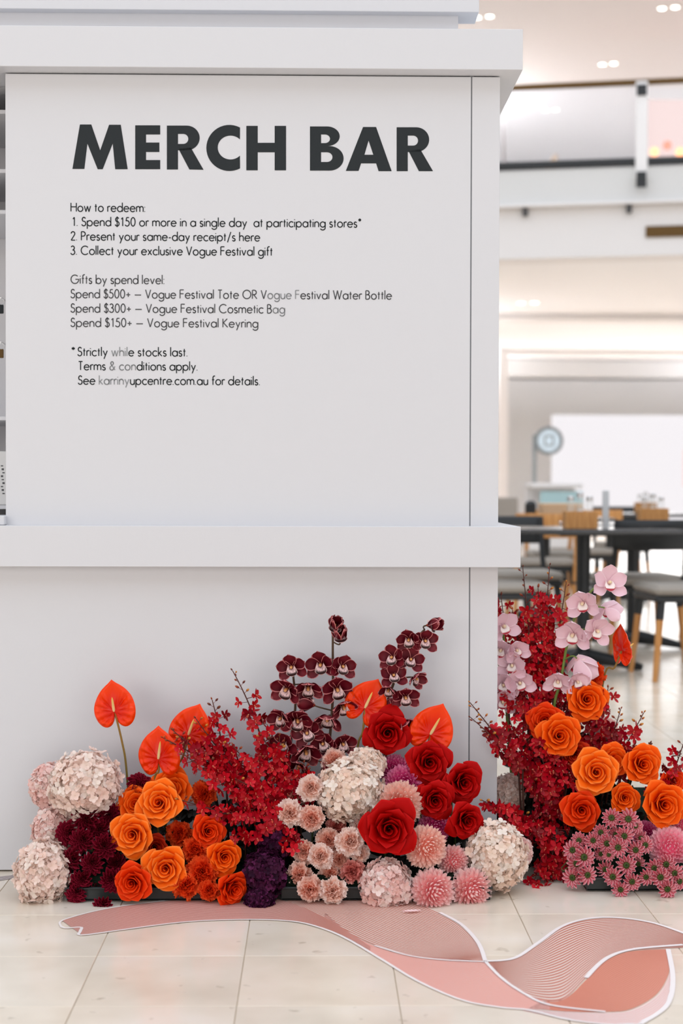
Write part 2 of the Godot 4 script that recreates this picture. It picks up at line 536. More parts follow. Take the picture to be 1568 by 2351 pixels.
# ------------------------------------------------------------------ the kiosk
func build_kiosk() -> void:
	var k := thing("kiosk", "white kiosk with large black MERCH BAR lettering, a projecting ledge and a stepped cornice", "kiosk")
	var white: Material = M.white_laminate
	var right := at(1144.5, 1000).x            # outer corner of the kiosk
	var seam := at(1080, 900).x
	var left := at(13, 900).x                  # where the shelf opening starts
	var ledge_y := [at(600, 1302, 0.056).y, at(600, 1208, 0.056).y]
	var cor_y := [at(1200, 160.5, 0.056).y, at(1200, 67, 0.056).y]
	var deep := 1.6
	var g := 0.0015
	# front panels and corner post, parted by thin dark joints
	var slab := func(x0: float, x1: float, y0: float, y1: float, z0: float, z1: float, bev := 0.0008) -> ArrayMesh:
		return boxm(Vector3((x0 + x1) / 2, (y0 + y1) / 2, (z0 + z1) / 2), Vector3(x1 - x0, y1 - y0, z1 - z0), white, bev)
	var up := part(k, "front_panel", slab.call(left, seam - g, ledge_y[1] - 0.004, cor_y[0] - 0.003, -0.018, 0.0))
	part(k, "front_panel", slab.call(-1.9, seam - g, 0.004, ledge_y[0] + 0.004, -0.018, 0.0))
	part(k, "corner_post", slab.call(seam + g, right, ledge_y[1] - 0.004, cor_y[0] - 0.003, -0.08, 0.0))
	part(k, "corner_post", slab.call(seam + g, right, 0.004, ledge_y[0] + 0.004, -0.08, 0.0))
	var b := MB.new()
	b.box(Vector3(seam, 1.0, -0.012), Vector3(0.01, 2.0, 0.02))
	part(k, "joint_backing", b.mesh(M.seam))
	part(k, "side_panel", slab.call(right - 0.02, right - 0.0005, 0.004, cor_y[0] - 0.003, -deep, -0.0815))
	part(k, "back_panel", slab.call(-1.9, right - 0.02, 0.004, cor_y[0] - 0.003, -deep - 0.02, -deep))
	part(k, "side_panel", slab.call(-1.92, -1.9, 0.004, cor_y[0] - 0.003, -deep, 0.0))
	part(k, "ledge", slab.call(-1.95, at(1195.5, 1250, 0.056).x, ledge_y[0], ledge_y[1], -deep - 0.06, 0.056, 0.0012))
	part(k, "cornice", slab.call(-1.95, at(1200.5, 110, 0.056).x, cor_y[0], cor_y[1], -deep - 0.06, 0.056, 0.0012))
	part(k, "upper_fascia", slab.call(-1.8, at(1052, 50, -0.05).x, cor_y[1], at(1050, 35, -0.05).y, -0.6, -0.05))
	part(k, "upper_cornice", slab.call(-1.9, at(1100, 15, -0.018).x, at(1100, 28, -0.018).y, at(1100, 28, -0.018).y + 0.3, -0.117, -0.018, 0.0012))
	part(k, "opening_jamb", slab.call(left, left + 0.02, ledge_y[1], cor_y[0] - 0.003, -0.55, -0.019))
	# lettering
	big_letter(up, [[104, 232, 131, 72, 172, 72, 204, 165, 236, 73, 278, 73, 303, 233, 258, 233, 249, 141, 213, 233, 195, 233, 158, 141, 147, 232]])
	big_letter(up, [[330, 75, 420, 75, 420, 108, 369, 108, 369, 137, 417, 137, 417, 171, 369, 171, 369, 200, 420, 200, 420, 233, 330, 233]])
	big_letter(up, [[444, 76, 484, 76, 484, 234, 444, 234], [484, 76, 515, 76, 503, 106, 484, 106], [484, 142, 503, 142, 515, 165, 484, 165],
		["ring", 515, 120.5, 47, 44.5, 90, -90, 503, 124, 18, 18, 90, -90], [486, 160, 530, 155, 576, 235, 525, 234]])
	big_letter(up, [["ring", 669, 156.5, 83, 83, 62.5, 297.5, 673, 155, 46, 43, 42.5, 317.5]])
	big_letter(up, [[730, 77, 771, 77, 771, 138, 832, 138, 832, 77, 873, 77, 873, 237, 832, 237, 832, 172, 771, 172, 771, 237, 730, 237]])
	big_letter(up, [[959, 79, 999, 79, 999, 238, 959, 238], [999, 79, 1020, 79, 1014, 108, 999, 108], [999, 139, 1014, 139, 1020, 150, 1030, 150, 1020, 172, 999, 172], [999, 207, 1020, 207, 1030, 238, 999, 238],
		["ring", 1020, 114.5, 46, 35.5, 90, -90, 1013, 123.5, 18, 15.5, 90, -90], ["ring", 1030, 194, 50, 44, 90, -90, 1020, 189.5, 20, 17.5, 90, -90]])
	big_letter(up, [[1088, 239, 1150, 81, 1170, 81, 1170, 130, 1155, 181, 1143, 212, 1134, 239], [1170, 81, 1197, 81, 1253, 240, 1206, 240, 1197, 212, 1187, 181, 1170, 130], [1155, 181, 1187, 181, 1197, 212, 1143, 212]])
	big_letter(up, [[1271, 82, 1311, 82, 1311, 240, 1271, 240], [1311, 82, 1341, 82, 1330, 112, 1311, 112], [1311, 148, 1330, 148, 1341, 171, 1311, 171],
		["ring", 1341, 126.5, 47, 44.5, 90, -90, 1330, 130, 18, 18, 90, -90], [1313, 166, 1356, 161, 1402, 240, 1351, 240]])
	text_line(up, "How to redeem:", 163, 333, 485.5, "black_vinyl")
	text_line(up, "1. Spend $150 or more in a single day  at participating stores*", 166, 829, 518.5, "black_vinyl")
	text_line(up, "2. Present your same-day receipt/s here", 163, 596, 551.5, "black_vinyl")
	text_line(up, "3. Collect your exclusive Vogue Festival gift", 163, 625, 584.5, "black_vinyl")
	text_line(up, "Gifts by spend level:", 163, 377, 651, "grey_vinyl")
	text_line(up, "Spend $500+ _ Vogue Festival Tote OR Vogue Festival Water Bottle", 163, 898.5, 684, "grey_vinyl", "ogue F")
	text_line(up, "Spend $300+ _ Vogue Festival Cosmetic Bag", 163, 653.5, 717, "grey_vinyl", "ag")
	text_line(up, "Spend $150+ _ Vogue Festival Keyring", 163, 592, 750, "grey_vinyl")
	text_line(up, "*", 164.5, 172, 817, "black_vinyl")
	text_line(up, "Strictly while stocks last.", 179, 430, 817, "black_vinyl", "whil")
	text_line(up, "Terms & conditions apply.", 180.5, 453, 849.5, "black_vinyl", "& con")
	text_line(up, "See karrinyupcentre.com.au for details.", 180, 596, 882.5, "black_vinyl", "karriny")
	# what stands in the opening beside the panel
	var s := hub(k, "display_shelf")
	var zf := -0.14
	part(s, "back_board", slab.call(-1.7, left - 0.001, ledge_y[1], at(5, 193, zf).y, -0.56, -0.545))
	part(s, "header", slab.call(-1.7, left - 0.001, at(5, 193, zf).y, cor_y[0] - 0.001, -0.545, zf))
	for py: float in [252, 388, 482, 956, 1160]:
		part(s, "shelf_board", slab.call(-1.7, left - 0.001, at(5, py + 9, zf).y, at(5, py, zf).y, -0.545, zf))
	solo("white_tray", slab.call(-1.0, at(12, 1190, 0.02).x, ledge_y[1] + 0.0005, at(5, 1184, 0.02).y, -0.10, 0.03, 0.002), "shallow white tray on the ledge at the foot of the shelf opening", "tray")
	var bx := thing("gift_box", "pale grey gift box with an upright line of print on the lowest shelf", "box")
	var by := at(5, 1160, zf).y + 0.0005
	part(bx, "carton", boxm(Vector3(-0.87, by + 0.07, -0.22), Vector3(0.13, 0.14, 0.12), M.grey_paint, 0.002))
	b = MB.new()
	for n in 9:
		b.box(Vector3(at(8, 1100, -0.159).x - 0.002 * (n % 3), by + 0.03 + n * 0.009, -0.1597), Vector3(0.006, 0.003 + 0.002 * (n % 2), 0.0004))
	part(bx, "print", b.mesh(M.grey_vinyl))
	for a: Array in [[703, "black_vinyl", "small black keyring hanging from its hook, upper of the two in the opening"], [805, "brown_metal", "small brown keyring hanging from its hook, lower of the two in the opening"]]:
		var kr := thing("keyring", a[2], "keyring", "keyrings in the kiosk opening")
		var p := at(3, a[0], -0.3)
		var ring := MB.new()
		var loop := []
		for n in 13:
			loop.append(p + Vector3(cos(n * TAU / 12), sin(n * TAU / 12), 0) * 0.008 + Vector3(0, 0.012, 0))
		ring.tube(loop, loop.map(func(_q): return 0.001), 6, Color.WHITE, Color.WHITE)
		part(kr, "ring", ring.mesh(M.chrome))
		part(kr, "fob", boxm(p + Vector3(-0.002, -0.008, 0), Vector3(0.016, 0.024, 0.006), M[a[1]], 0.0015))
		part(kr, "hook", boxm(p + Vector3(-0.001, 0.0225, -0.12), Vector3(0.003, 0.003, 0.245), M.chrome, 0.0005))


# ------------------------------------------------------------------ the hall
func prism(plan: Array, y0: float, y1: float, m: Material) -> ArrayMesh:
	var b := MB.new()
	var mid := Vector3()
	for p: Vector2 in plan:
		mid += Vector3(p.x, (y0 + y1) / 2, p.y) / plan.size()
	for k in plan.size():
		var p: Vector2 = plan[k]
		var q: Vector2 = plan[(k + 1) % plan.size()]
		b.face([Vector3(p.x, y0, p.y), Vector3(q.x, y0, q.y), Vector3(q.x, y1, q.y), Vector3(p.x, y1, p.y)], mid)
	for y: float in [y0, y1]:
		b.face(plan.map(func(p): return Vector3(p.x, y, p.y)), mid)
	return b.mesh(m)


func build_hall() -> void:
	var fl := Node3D.new()
	fl.name = numbered("floor")
	fl.set_meta("kind", "structure")
	add_child(fl)
	# the tiles near the kiosk, one by one
	var T := 0.304
	var x0 := -0.1463 - 7 * T
	var z0 := 0.694 + 2 * T
	var shapes := []
	for k in 3:
		shapes.append(boxm(Vector3(T / 2, -0.006, -T / 2), Vector3(T - 0.0017, 0.012, T - 0.0017), M["tile_%d" % k], 0.0008))
	for r in 24:
		for q in 19:
			part(fl, "tile", shapes[rng.randi() % 3], Transform3D(Basis(), Vector3(x0 + q * T, 0, z0 - r * T)))
	var zf := z0 - 24 * T
	var b := MB.new()
	b.box(Vector3(x0 + 9.5 * T, -0.02, (z0 + zf) / 2), Vector3(19 * T, 0.036, z0 - zf))
	part(fl, "bedding", b.mesh(M.grout))
	# beyond them the pattern is in the material
	b = MB.new()
	b.box(Vector3(2, -0.02, (zf - 36) / 2), Vector3(44, 0.04, 36 + zf))
	b.box(Vector3(2, -0.02, (z0 + 14) / 2), Vector3(44, 0.04, 14 - z0))
	b.box(Vector3((x0 - 20) / 2, -0.02, (z0 + zf) / 2), Vector3(20 + x0, 0.04, z0 - zf))
	b.box(Vector3((x0 + 19 * T + 24) / 2, -0.02, (z0 + zf) / 2), Vector3(24 - x0 - 19 * T, 0.04, z0 - zf))
	part(fl, "far_paving", b.mesh(M.far_tiles))
	# walls and the roof with its skylight
	struct("wall_left", boxm(Vector3(-20.15, 4, -11), Vector3(0.3, 8.4, 50.6), M.pale_paint))
	struct("wall_right", boxm(Vector3(24.15, 4, -11), Vector3(0.3, 8.4, 50.6), M.pale_paint))
	struct("wall_front", boxm(Vector3(2, 4, 14.15), Vector3(44.6, 8.4, 0.3), M.pale_paint))
	struct("wall_back", boxm(Vector3(2, 4, -36.15), Vector3(44.6, 8.4, 0.3), M.grey_paint))
	b = MB.new()
	b.box(Vector3(2, 8.15, -18.5), Vector3(44.6, 0.3, 9.0))
	b.box(Vector3(2, 8.15, 13), Vector3(44.6, 0.3, 2.6))
	b.box(Vector3(-16, 8.15, -1.2), Vector3(8.6, 0.3, 25.8))
	b.box(Vector3(20, 8.15, -1.2), Vector3(8.6, 0.3, 25.8))
	struct("ceiling", b.mesh(M.peach_paint), "peach ceiling of the upper storey")
	struct("ceiling", boxm(Vector3(2, 8.15, -29.65), Vector3(44.6, 0.3, 13.3), M.pale_paint), "pale ceiling further back on the upper storey")
	# the upper storey's floor: fascia in two bands, its underside is the ceiling of the ground floor
	var yaw := -0.2                            # the void's edge runs slightly towards the camera on the right
	var edge := Transform3D(Basis(Vector3.UP, yaw), Vector3(2.03, 0, -13.17))
	struct("trim_1", boxm(Vector3(0, 3.78, -0.2), Vector3(43.6, 0.56, 0.4), M.white_paint, 0.01), "lower white band along the edge of the upper storey", edge)
	struct("trim_2", boxm(Vector3(0, 4.28, -0.16), Vector3(43.6, 0.40, 0.4), M.grey_paint, 0.01), "upper pale grey band along the edge of the upper storey", edge)
	struct("trim_3", boxm(Vector3(0, 4.075, -0.1), Vector3(43.6, 0.03, 0.44), M.white_paint, 0.005), "thin ledge between the two bands of the upper storey's edge", edge)
	var plan := [Vector2(-20, -18.0), Vector2(24, -9.1), Vector2(24, -36), Vector2(-20, -36)]
	struct("ceiling", prism(plan, 3.54, 3.8, M.pale_paint), "pale ceiling above the far shops")
	struct("floor", prism(plan, 4.2, 4.45, M.white_paint), "floor of the upper storey")
	for z: float in [-19.0, -25.0]:
		struct("trim_4", boxm(Vector3(2, 3.5, z), Vector3(40, 0.09, 0.5), M.white_paint, 0.01), "shallow step in the ceiling above the far shops")
	struct("trim_5", boxm(Vector3(12, 3.36, -27.5), Vector3(13, 0.34, 0.3), M.grey_paint, 0.02), "grey bulkhead under the ceiling above the far shops", Transform3D(Basis(Vector3.UP, 0.12), Vector3(0, 0, 1.4)))
	# balustrade
	var bal := thing("balustrade", "glass balustrade with a dark handrail along the upper storey", "balustrade", "", edge)
	for n in 14:
		part(bal, "glass_pane", boxm(Vector3(-17.5 + n * 2.7, 4.93, 0.0), Vector3(2.66, 0.86, 0.012), M.glass))
	part(bal, "handrail", boxm(Vector3(0, 5.40, 0.0), Vector3(40, 0.06, 0.08), M.brown_metal, 0.02))
	part(bal, "bottom_rail", boxm(Vector3(0, 4.53, 0.02), Vector3(40, 0.075, 0.1), M.black_metal, 0.01))
	for n in 9:
		var x := 1.55 + (n - 4) * 4.5
		var p := hub(bal, "post", Transform3D(Basis(), Vector3(x, 0, 0.07)))
		part(p, "upright", boxm(Vector3(0, 4.86, 0), Vector3(0.13, 1.06, 0.05), M.pale_paint, 0.01))
		part(p, "clamp", boxm(Vector3(0, 5.29, 0.03), Vector3(0.11, 0.12, 0.03), M.black_metal, 0.005))
		part(p, "clamp", boxm(Vector3(0, 4.31, 0.08), Vector3(0.11, 0.17, 0.03), M.black_metal, 0.005))
	for n in 3:
		solo("bracket", boxm(Vector3(0.29 + n * 1.13, 4.02, 0.04), Vector3(0.06, 0.1, 0.07), M.grey_vinyl, 0.01), "small grey bracket under the upper storey's thin ledge, " + ["nearest the kiosk", "below the balustrade's post", "outermost, at the frame's edge"][n], "bracket", "brackets under the ledge", edge)
	solo("vent_grille", boxm(Vector3(2.35, 3.765, 0.01), Vector3(1.5, 0.12, 0.03), M.brown_metal, 0.004), "long brown vent grille in the white band below the glass balustrade", "vent", "", edge)
	# things of the upper storey
	var tent := MB.new()
	for e: Array in [[Vector3(-0.22, 0, 0), Vector3(0.1, 0.30, 0)], [Vector3(0.14, 0, 0), Vector3(0.1, 0.30, 0)]]:
		tent.box((e[0] + e[1]) / 2.0, Vector3(0.03, (e[1] - e[0]).length(), 0.4), 0.004, Basis(Vector3.BACK, atan2(-(e[1].x - e[0].x), e[1].y - e[0].y)))
	var tp := at(1252, 383, -15.0)
	tp.y = 4.46
	solo("folding_sign", tent.mesh(M.tan_board), "small brown tent-shaped sign behind the upper storey's glass", "sign", "", Transform3D(Basis().scaled(Vector3(1, 1.9, 1)), tp))
	var shop := thing("shop_sign", "glowing pink shop front with red and amber lamps on the upper storey", "sign", "", Transform3D(Basis(), at(1545, 300, -20)))
	part(shop, "panel", boxm(Vector3(0.25, 0.0, -0.1), Vector3(1.3, 1.0, 0.1), M.pink_glow, 0.02))
	for n in 5:
		var bulb := SphereMesh.new()
		bulb.radius = 0.07
		bulb.height = 0.14
		bulb.radial_segments = 16
		bulb.rings = 8
		bulb.material = M.red_glow if n % 2 == 0 else M.amber_glow
		part(shop, "bulb", bulb, Transform3D(Basis(), Vector3(-0.5 + n * 0.2, -0.24 - 0.1 * (n % 2), 0.05)))
	# downlights
	var disc := CylinderMesh.new()
	disc.top_radius = 0.055
	disc.bottom_radius = 0.055
	disc.height = 0.02
	disc.radial_segments = 20
	disc.material = M.lamp_glow
	var rim := TorusMesh.new()
	rim.inner_radius = 0.05
	rim.outer_radius = 0.075
	rim.rings = 20
	rim.ring_segments = 8
	rim.material = M.white_paint
	for a: Array in [[1110, 38, 8.0, "pair of round downlights in the peach ceiling, nearest the kiosk's cornice"], [1396, 146, 8.0, "pair of round downlights in the peach ceiling, just above the handrail"], [1535, 17, 8.0, "pair of round downlights in the peach ceiling at the top right corner"],
			[1264, 252, 8.0, "faint pair of round downlights behind the balustrade glass"], [1212, 694, 3.54, "pair of round downlights in the pale lower ceiling, largest of those there"], [1432, 780, 3.54, "faint pair of downlights far back under the lower ceiling, towards the frame's edge"],
			[1178, 815, 3.54, "faint downlights far back under the lower ceiling, close to the corner post"], [1398, 863, 3.54, "lowest pair of downlights, above the round lit sign"]]:
		var d := sight(a[0], a[1])
		var p: Vector3 = EYE + d * ((a[2] - EYE.y) / d.y)
		var lamp := thing("downlight", a[3], "downlight", "ceiling downlights", Transform3D(Basis(), p))
		for sx: float in [-1.0, 1.0]:
			part(lamp, "lens", disc, Transform3D(Basis(), Vector3(sx * 0.09, 0.0, sx * 0.03)))
			part(lamp, "rim", rim, Transform3D(Basis(), Vector3(sx * 0.09, 0.0, sx * 0.03)))
		if a[2] > 4 or a[0] == 1212:
			var o := SpotLight3D.new()
			o.name = "downlight_light"
			o.light_energy = 1.2
			o.light_color = Color(1, 0.93, 0.85)
			o.light_size = 0.06
			o.spot_angle = 55
			o.spot_range = 60
			o.shadow_enabled = true
			o.transform = Transform3D(Basis(Vector3.RIGHT, -PI / 2), p - Vector3(0, 0.06, 0))
			add_child(o, true)
	# the far shops on the ground floor
	struct("wall_shop", boxm(Vector3(10, 1.75, -32.2), Vector3(20, 3.5, 0.3), M.grey_paint), "grey wall of the far shops")
	struct("column_1", boxm(Vector3(at(1154, 1000, -24.5).x, 1.77, -24.5), Vector3(0.17, 3.54, 0.2), M.white_paint, 0.01), "slim white column before the far shops")
	var sp := at(1268, 952, -26)
	var ws := 7.4
	var lit := thing("lit_window", "large glowing white shop window at the far end of the hall", "shop window")
	part(lit, "pane", boxm(Vector3(sp.x + ws / 2, (sp.y + 0.25) / 2, -26.05), Vector3(ws, sp.y - 0.25, 0.1), M.screen_glow, 0.01))
	part(lit, "plinth", boxm(Vector3(sp.x + ws / 2, 0.125, -26.05), Vector3(ws, 0.25, 0.14), M.white_paint, 0.01))
	var al := AreaLight3D.new()
	al.name = "lit_window_light"
	al.area_size = Vector2(ws, sp.y - 0.25)
	al.light_energy = 12.0
	al.area_range = 60
	al.shadow_enabled = true
	al.transform = Transform3D(Basis(Vector3.UP, PI), Vector3(sp.x + ws / 2, (sp.y + 0.25) / 2, -25.9))
	add_child(al)
	solo("poster", boxm(at(1574, 1075, -25.8), Vector3(0.1, 0.72, 0.03), M.pink_glow, 0.01), "narrow pink poster on the far glowing shop window", "poster")
	var c := at(1259, 1012, -21)
	var rs := thing("round_sign", "round lit sign with a grey rim standing on a post before the far shops", "sign", "", Transform3D(Basis(), Vector3(c.x, 0, c.z)))
	var r := metres(33, -21.0)
	b = MB.new()
	b.lathe([[0.001, 0.05], [r * 0.74, 0.05], [r * 0.76, 0.04]], 32, [Color.WHITE], Transform3D(Basis(Vector3.RIGHT, PI / 2), Vector3(0, c.y, 0)))
	part(rs, "face", b.mesh(M.sign_glow))
	b = MB.new()
	b.lathe([[r * 0.75, -0.05], [r * 0.75, 0.06], [r, 0.06], [r, -0.06], [0.001, -0.06]], 32, [Color.WHITE], Transform3D(Basis(Vector3.RIGHT, PI / 2), Vector3(0, c.y, 0)))
	part(rs, "rim", b.mesh(M.sign_metal))
	b = MB.new()
	for e: Array in [[-0.07, 0.0], [0.07, 0.0]]:
		b.box(Vector3(e[0], c.y, 0.06), Vector3(0.035, 0.16, 0.01), 0.003)
	b.box(Vector3(0, c.y + 0.08, 0.06), Vector3(0.14, 0.035, 0.01), 0.003)
	b.box(Vector3(0, c.y - 0.08, 0.06), Vector3(0.14, 0.035, 0.01), 0.003)
	part(rs, "emblem", b.mesh(M.sign_metal))
	part(rs, "post", boxm(Vector3(at(1227, 1060, -21).x - c.x, (c.y + 0.1) / 2, -0.02), Vector3(metres(9, -21.0), c.y + 0.1, 0.08), M.sign_metal, 0.01))
	part(rs, "foot", boxm(Vector3(-0.1, 0.03, 0), Vector3(0.7, 0.06, 0.4), M.sign_metal, 0.01))


# ------------------------------------------------------------------ the cafe behind
func make_chair(label: String, where: Vector3, turn: float, wooden_back := false) -> void:
	var t := thing("cafe_chair", label, "chair", "cafe chairs", Transform3D(Basis(Vector3.UP, turn), where))
	part(t, "seat", boxm(Vector3(0, 0.455, 0), Vector3(0.44, 0.05, 0.43), M.seat_fabric, 0.02))
	part(t, "seat_frame", boxm(Vector3(0, 0.412, 0), Vector3(0.43, 0.034, 0.42), M.black_metal, 0.01))
	for sx: float in [-1.0, 1.0]:
		for sz: float in [-1.0, 1.0]:
			var top := Vector3(sx * 0.185, 0.41, sz * 0.175)
			var foot := Vector3(sx * 0.215, 0, sz * 0.215)
			var knee := top.lerp(foot, 0.25)
			var b := MB.new()
			b.tube([foot, foot.lerp(knee, 0.5), knee], [0.013, 0.016, 0.019], 10, Color.WHITE, Color.WHITE)
			var l := part(t, "leg", b.mesh(M.timber))
			b = MB.new()
			b.tube([knee, top], [0.021, 0.022], 10, Color.WHITE, Color.WHITE)
			part(l, "sleeve", b.mesh(M.black_metal))
	var m: Material = M.timber if wooden_back else M.black_metal
	for sx: float in [-1.0, 1.0]:
		var b := MB.new()
		b.tube([Vector3(sx * 0.2, 0.33, -0.2), Vector3(sx * 0.205, 0.5, -0.225), Vector3(sx * 0.19, 0.78, -0.27)], [0.017, 0.017, 0.014], 10, Color.WHITE, Color.WHITE)
		part(t, "back_post", b.mesh(m))
	var b := MB.new()
	b.grid(12, 7, func(u: float, w: float) -> Array:
		var x := (u - 0.5) * 0.43
		var a := w * TAU - 0.001
		return [Vector3(x, 0.71 + 0.085 * sin(a), -0.27 - 0.05 * (1.0 - pow(x / 0.215, 2.0)) + 0.012 * cos(a) + 0.03 * sin(a) * -0.3), Color.WHITE])
	part(t, "backrest", b.mesh(m))


func make_table(label: String, where: Vector3, wide: float) -> void:
	var t := thing("cafe_table", label, "table", "black cafe tables", Transform3D(Basis(), where))
	part(t, "table_top", boxm(Vector3(0, 0.737, 0), Vector3(wide, 0.028, 0.72), M.table_black, 0.006))
	var b := MB.new()
	b.tube([Vector3(0, 0.05, 0), Vector3(0, 0.73, 0)], [0.038, 0.038], 20, Color.WHITE, Color.WHITE)
	part(t, "column", b.mesh(M.black_metal))
	for n in 4:
		var d := Vector3(cos(n * PI / 2 + 0.6), 0, sin(n * PI / 2 + 0.6))
		b = MB.new()
		b.tube([Vector3(0, 0.06, 0), d * 0.16 + Vector3(0, 0.045, 0), d * 0.34 + Vector3(0, 0.018, 0)], [0.045, 0.032, 0.017], 10, Color.WHITE, Color.WHITE)
		part(t, "foot", b.mesh(M.black_metal))
	part(t, "spider", boxm(Vector3(0, 0.717, 0), Vector3(0.3, 0.012, 0.3), M.black_metal, 0.003))


func condiments(where: Vector3, label: String, tall: float) -> void:
	var t := thing("condiment_box", label, "box", "wooden condiment boxes", Transform3D(Basis(), where))
	var w := 0.17
	for e: Array in [[Vector3(0, 0.045, 0.055), Vector3(w, 0.09, 0.01)], [Vector3(0, 0.045, -0.055), Vector3(w, 0.09, 0.01)], [Vector3(w / 2 - 0.005, 0.045, 0), Vector3(0.01, 0.09, 0.1)], [Vector3(-w / 2 + 0.005, 0.045, 0), Vector3(0.01, 0.09, 0.1)], [Vector3(0, 0.005, 0), Vector3(w - 0.02, 0.01, 0.1)]]:
		part(t, "board", boxm(e[0], e[1], M.timber, 0.001))
	for n in 3:
		var j := thing("glass_shaker", ["clear glass shaker, first", "clear glass shaker, middle one", "clear glass shaker, last"][n] + " in the " + label.replace("light wooden condiment ", "wooden "), "shaker", "shakers in the condiment boxes", Transform3D(Basis(), where + Vector3(-0.05 + n * 0.05, 0.0105, 0.0)))
		var h := tall + 0.02 * (n % 2)
		var b := MB.new()
		b.lathe([[0.001, 0.0], [0.02, 0.0], [0.02, h * 0.75], [0.016, h * 0.85]], 16, [Color.WHITE])
		part(j, "glass", b.mesh(M.clear_glass))
		b = MB.new()
		b.lathe([[0.018, h * 0.83], [0.018, h * 0.97], [0.012, h], [0.001, h]], 16, [Color.WHITE])
		part(j, "lid", b.mesh(M.chrome))
		b = MB.new()
		b.lathe([[0.001, 0.003], [0.017, 0.003], [0.017, h * 0.5], [0.001, h * 0.5]], 12, [Color.WHITE])
		part(j, "filling", b.mesh(M.white_paint))


func build_cafe() -> void:
	var t1 := on_floor(1338, 1530)
	make_table("black cafe table nearest the kiosk's ledge, carrying the front wooden condiment box", t1, 0.92)
	var t2 := on_floor(1452, 1483)
	make_table("black cafe table behind the pink orchids' table, further from the kiosk", t2, 0.8)
	var t3 := on_floor(1250, 1425)
	make_table("far black cafe table half hidden by the kiosk's ledge", t3, 0.9)
	condiments(t1 + Vector3(-0.04, 0.752, 0.12), "light wooden condiment box on the nearest cafe table", 0.16)
	condiments(t2 + Vector3(0.12, 0.752, 0.0), "light wooden condiment box on the second cafe table", 0.15)
	var t4 := on_floor(1400, 1380)
	make_table("farthest black cafe table, in line with the glowing window", t4, 1.2)
	condiments(t4 + Vector3(0.3, 0.752, 0.0), "light wooden condiment box on the farthest cafe table", 0.15)
	solo("menu_card", boxm(t1 + Vector3(0.10, 0.752 + 0.10, 0.1), Vector3(0.035, 0.2, 0.012), M.card, 0.002), "narrow grey menu holder standing beside the front condiment box", "menu")
	solo("black_jar", boxm(t3 + Vector3(-0.12, 0.752 + 0.06, 0.1), Vector3(0.075, 0.12, 0.075), M.black_metal, 0.02), "black square jar on the far table beside the ledge", "jar")
	var box := t3 + Vector3(0.12, 0.752 + 0.05, -0.05)
	solo("serving_crate", boxm(box, Vector3(0.3, 0.10, 0.2), M.tan_board, 0.005), "long light wooden crate on the far table beside the ledge", "crate")
	# display counter with a pale blue screen
	var dc := on_floor(1278, 1345)
	dc.x = at(1270, 1150, dc.z).x
	var c := thing("display_counter", "white counter with a pale blue glass front behind the cafe tables", "counter", "", Transform3D(Basis(), dc))
	part(c, "cabinet", boxm(Vector3(0, 0.36, 0), Vector3(0.55, 0.72, 0.5), M.white_paint, 0.01))
	part(c, "glass_front", boxm(Vector3(0.05, 0.83, 0.2), Vector3(0.42, 0.2, 0.03), M.pale_blue, 0.01))
	part(c, "shelf_top", boxm(Vector3(0, 0.985, 0.0), Vector3(0.5, 0.05, 0.5), M.white_paint, 0.01))
	part(c, "back", boxm(Vector3(0, 0.84, -0.2), Vector3(0.5, 0.24, 0.03), M.white_paint, 0.005))
	solo("low_wall", boxm(on_floor(1160, 1330) + Vector3(-0.5, 0.43, -0.2), Vector3(1.3, 0.86, 0.12), M.seat_fabric, 0.02), "low grey padded bench back at the corner post, behind the far table", "bench")
	# chairs
	var c1 := on_floor(1478, 1565)
	make_chair("cafe chair nearest the camera, with a grey seat and pale wooden legs", c1 + Vector3(0.25, 0, -0.21), -1.5)
	make_chair("black-backed cafe chair turned away from the camera before the second table", t2 + Vector3(-0.13, 0, 0.70), PI + 0.12)
	make_chair("cafe chair half hidden by the kiosk's corner post, under the ledge", on_floor(1160, 1545) + Vector3(-0.02, 0, 0), PI / 2 + 0.1)
	make_chair("cafe chair behind the nearest table's column", t1 + Vector3(-0.25, 0, -0.75), 0.1)
	make_chair("cafe chair tucked under the far table beside the ledge", t3 + Vector3(-0.1, 0, 0.5), PI, true)
	make_chair("cafe chair with a wooden back between the second and the farthest tables", t4 + Vector3(-0.35, 0, 0.7), PI + 0.2, true)
	make_chair("cafe chair with a wooden back at the frame's edge, behind the second table", t2 + Vector3(0.62, 0, -0.25), -PI / 2, true)
	make_chair("cafe chair facing the camera at the farthest table", t4 + Vector3(0.25, 0, -0.75), 0.0)
	make_chair("cafe chair behind the far table beside the ledge", t3 + Vector3(0.2, 0, -0.7), 0.0, true)


# ------------------------------------------------------------------ printed ribbon on the floor
func path_px(p: Array, n: int, y: float) -> Array:
	var q := []
	for k in range(0, p.size(), 2):
		q.append(on_floor(p[k], p[k + 1], y))
	return curve(q, n)


func sheet(b: MB, lo: Array, hi: Array, a: float, z: float, c: Color, lift: float) -> void:   # the strip between the shares a and z of the way from curve lo to curve hi
	b.tint = c
	for k in lo.size() - 1:
		var up := Vector3(0, lift, 0)
		b.quad(lo[k].lerp(hi[k], a) + up, lo[k + 1].lerp(hi[k + 1], a) + up, lo[k + 1].lerp(hi[k + 1], z) + up, lo[k].lerp(hi[k], z) + up)


func ribbon(b: MB, p: Array, w: float, c: Color, lift: float) -> void:
	b.tint = c
	var up := Vector3(0, lift, 0)
	for k in p.size() - 1:
		var s0: Vector3 = (p[mini(k + 1, p.size() - 1)] - p[maxi(k - 1, 0)]).normalized().cross(Vector3.UP) * w / 2.0
		var s1: Vector3 = (p[mini(k + 2, p.size() - 1)] - p[k]).normalized().cross(Vector3.UP) * w / 2.0
		b.quad(p[k] - s0 + up, p[k + 1] - s1 + up, p[k + 1] + s1 + up, p[k] + s0 + up)


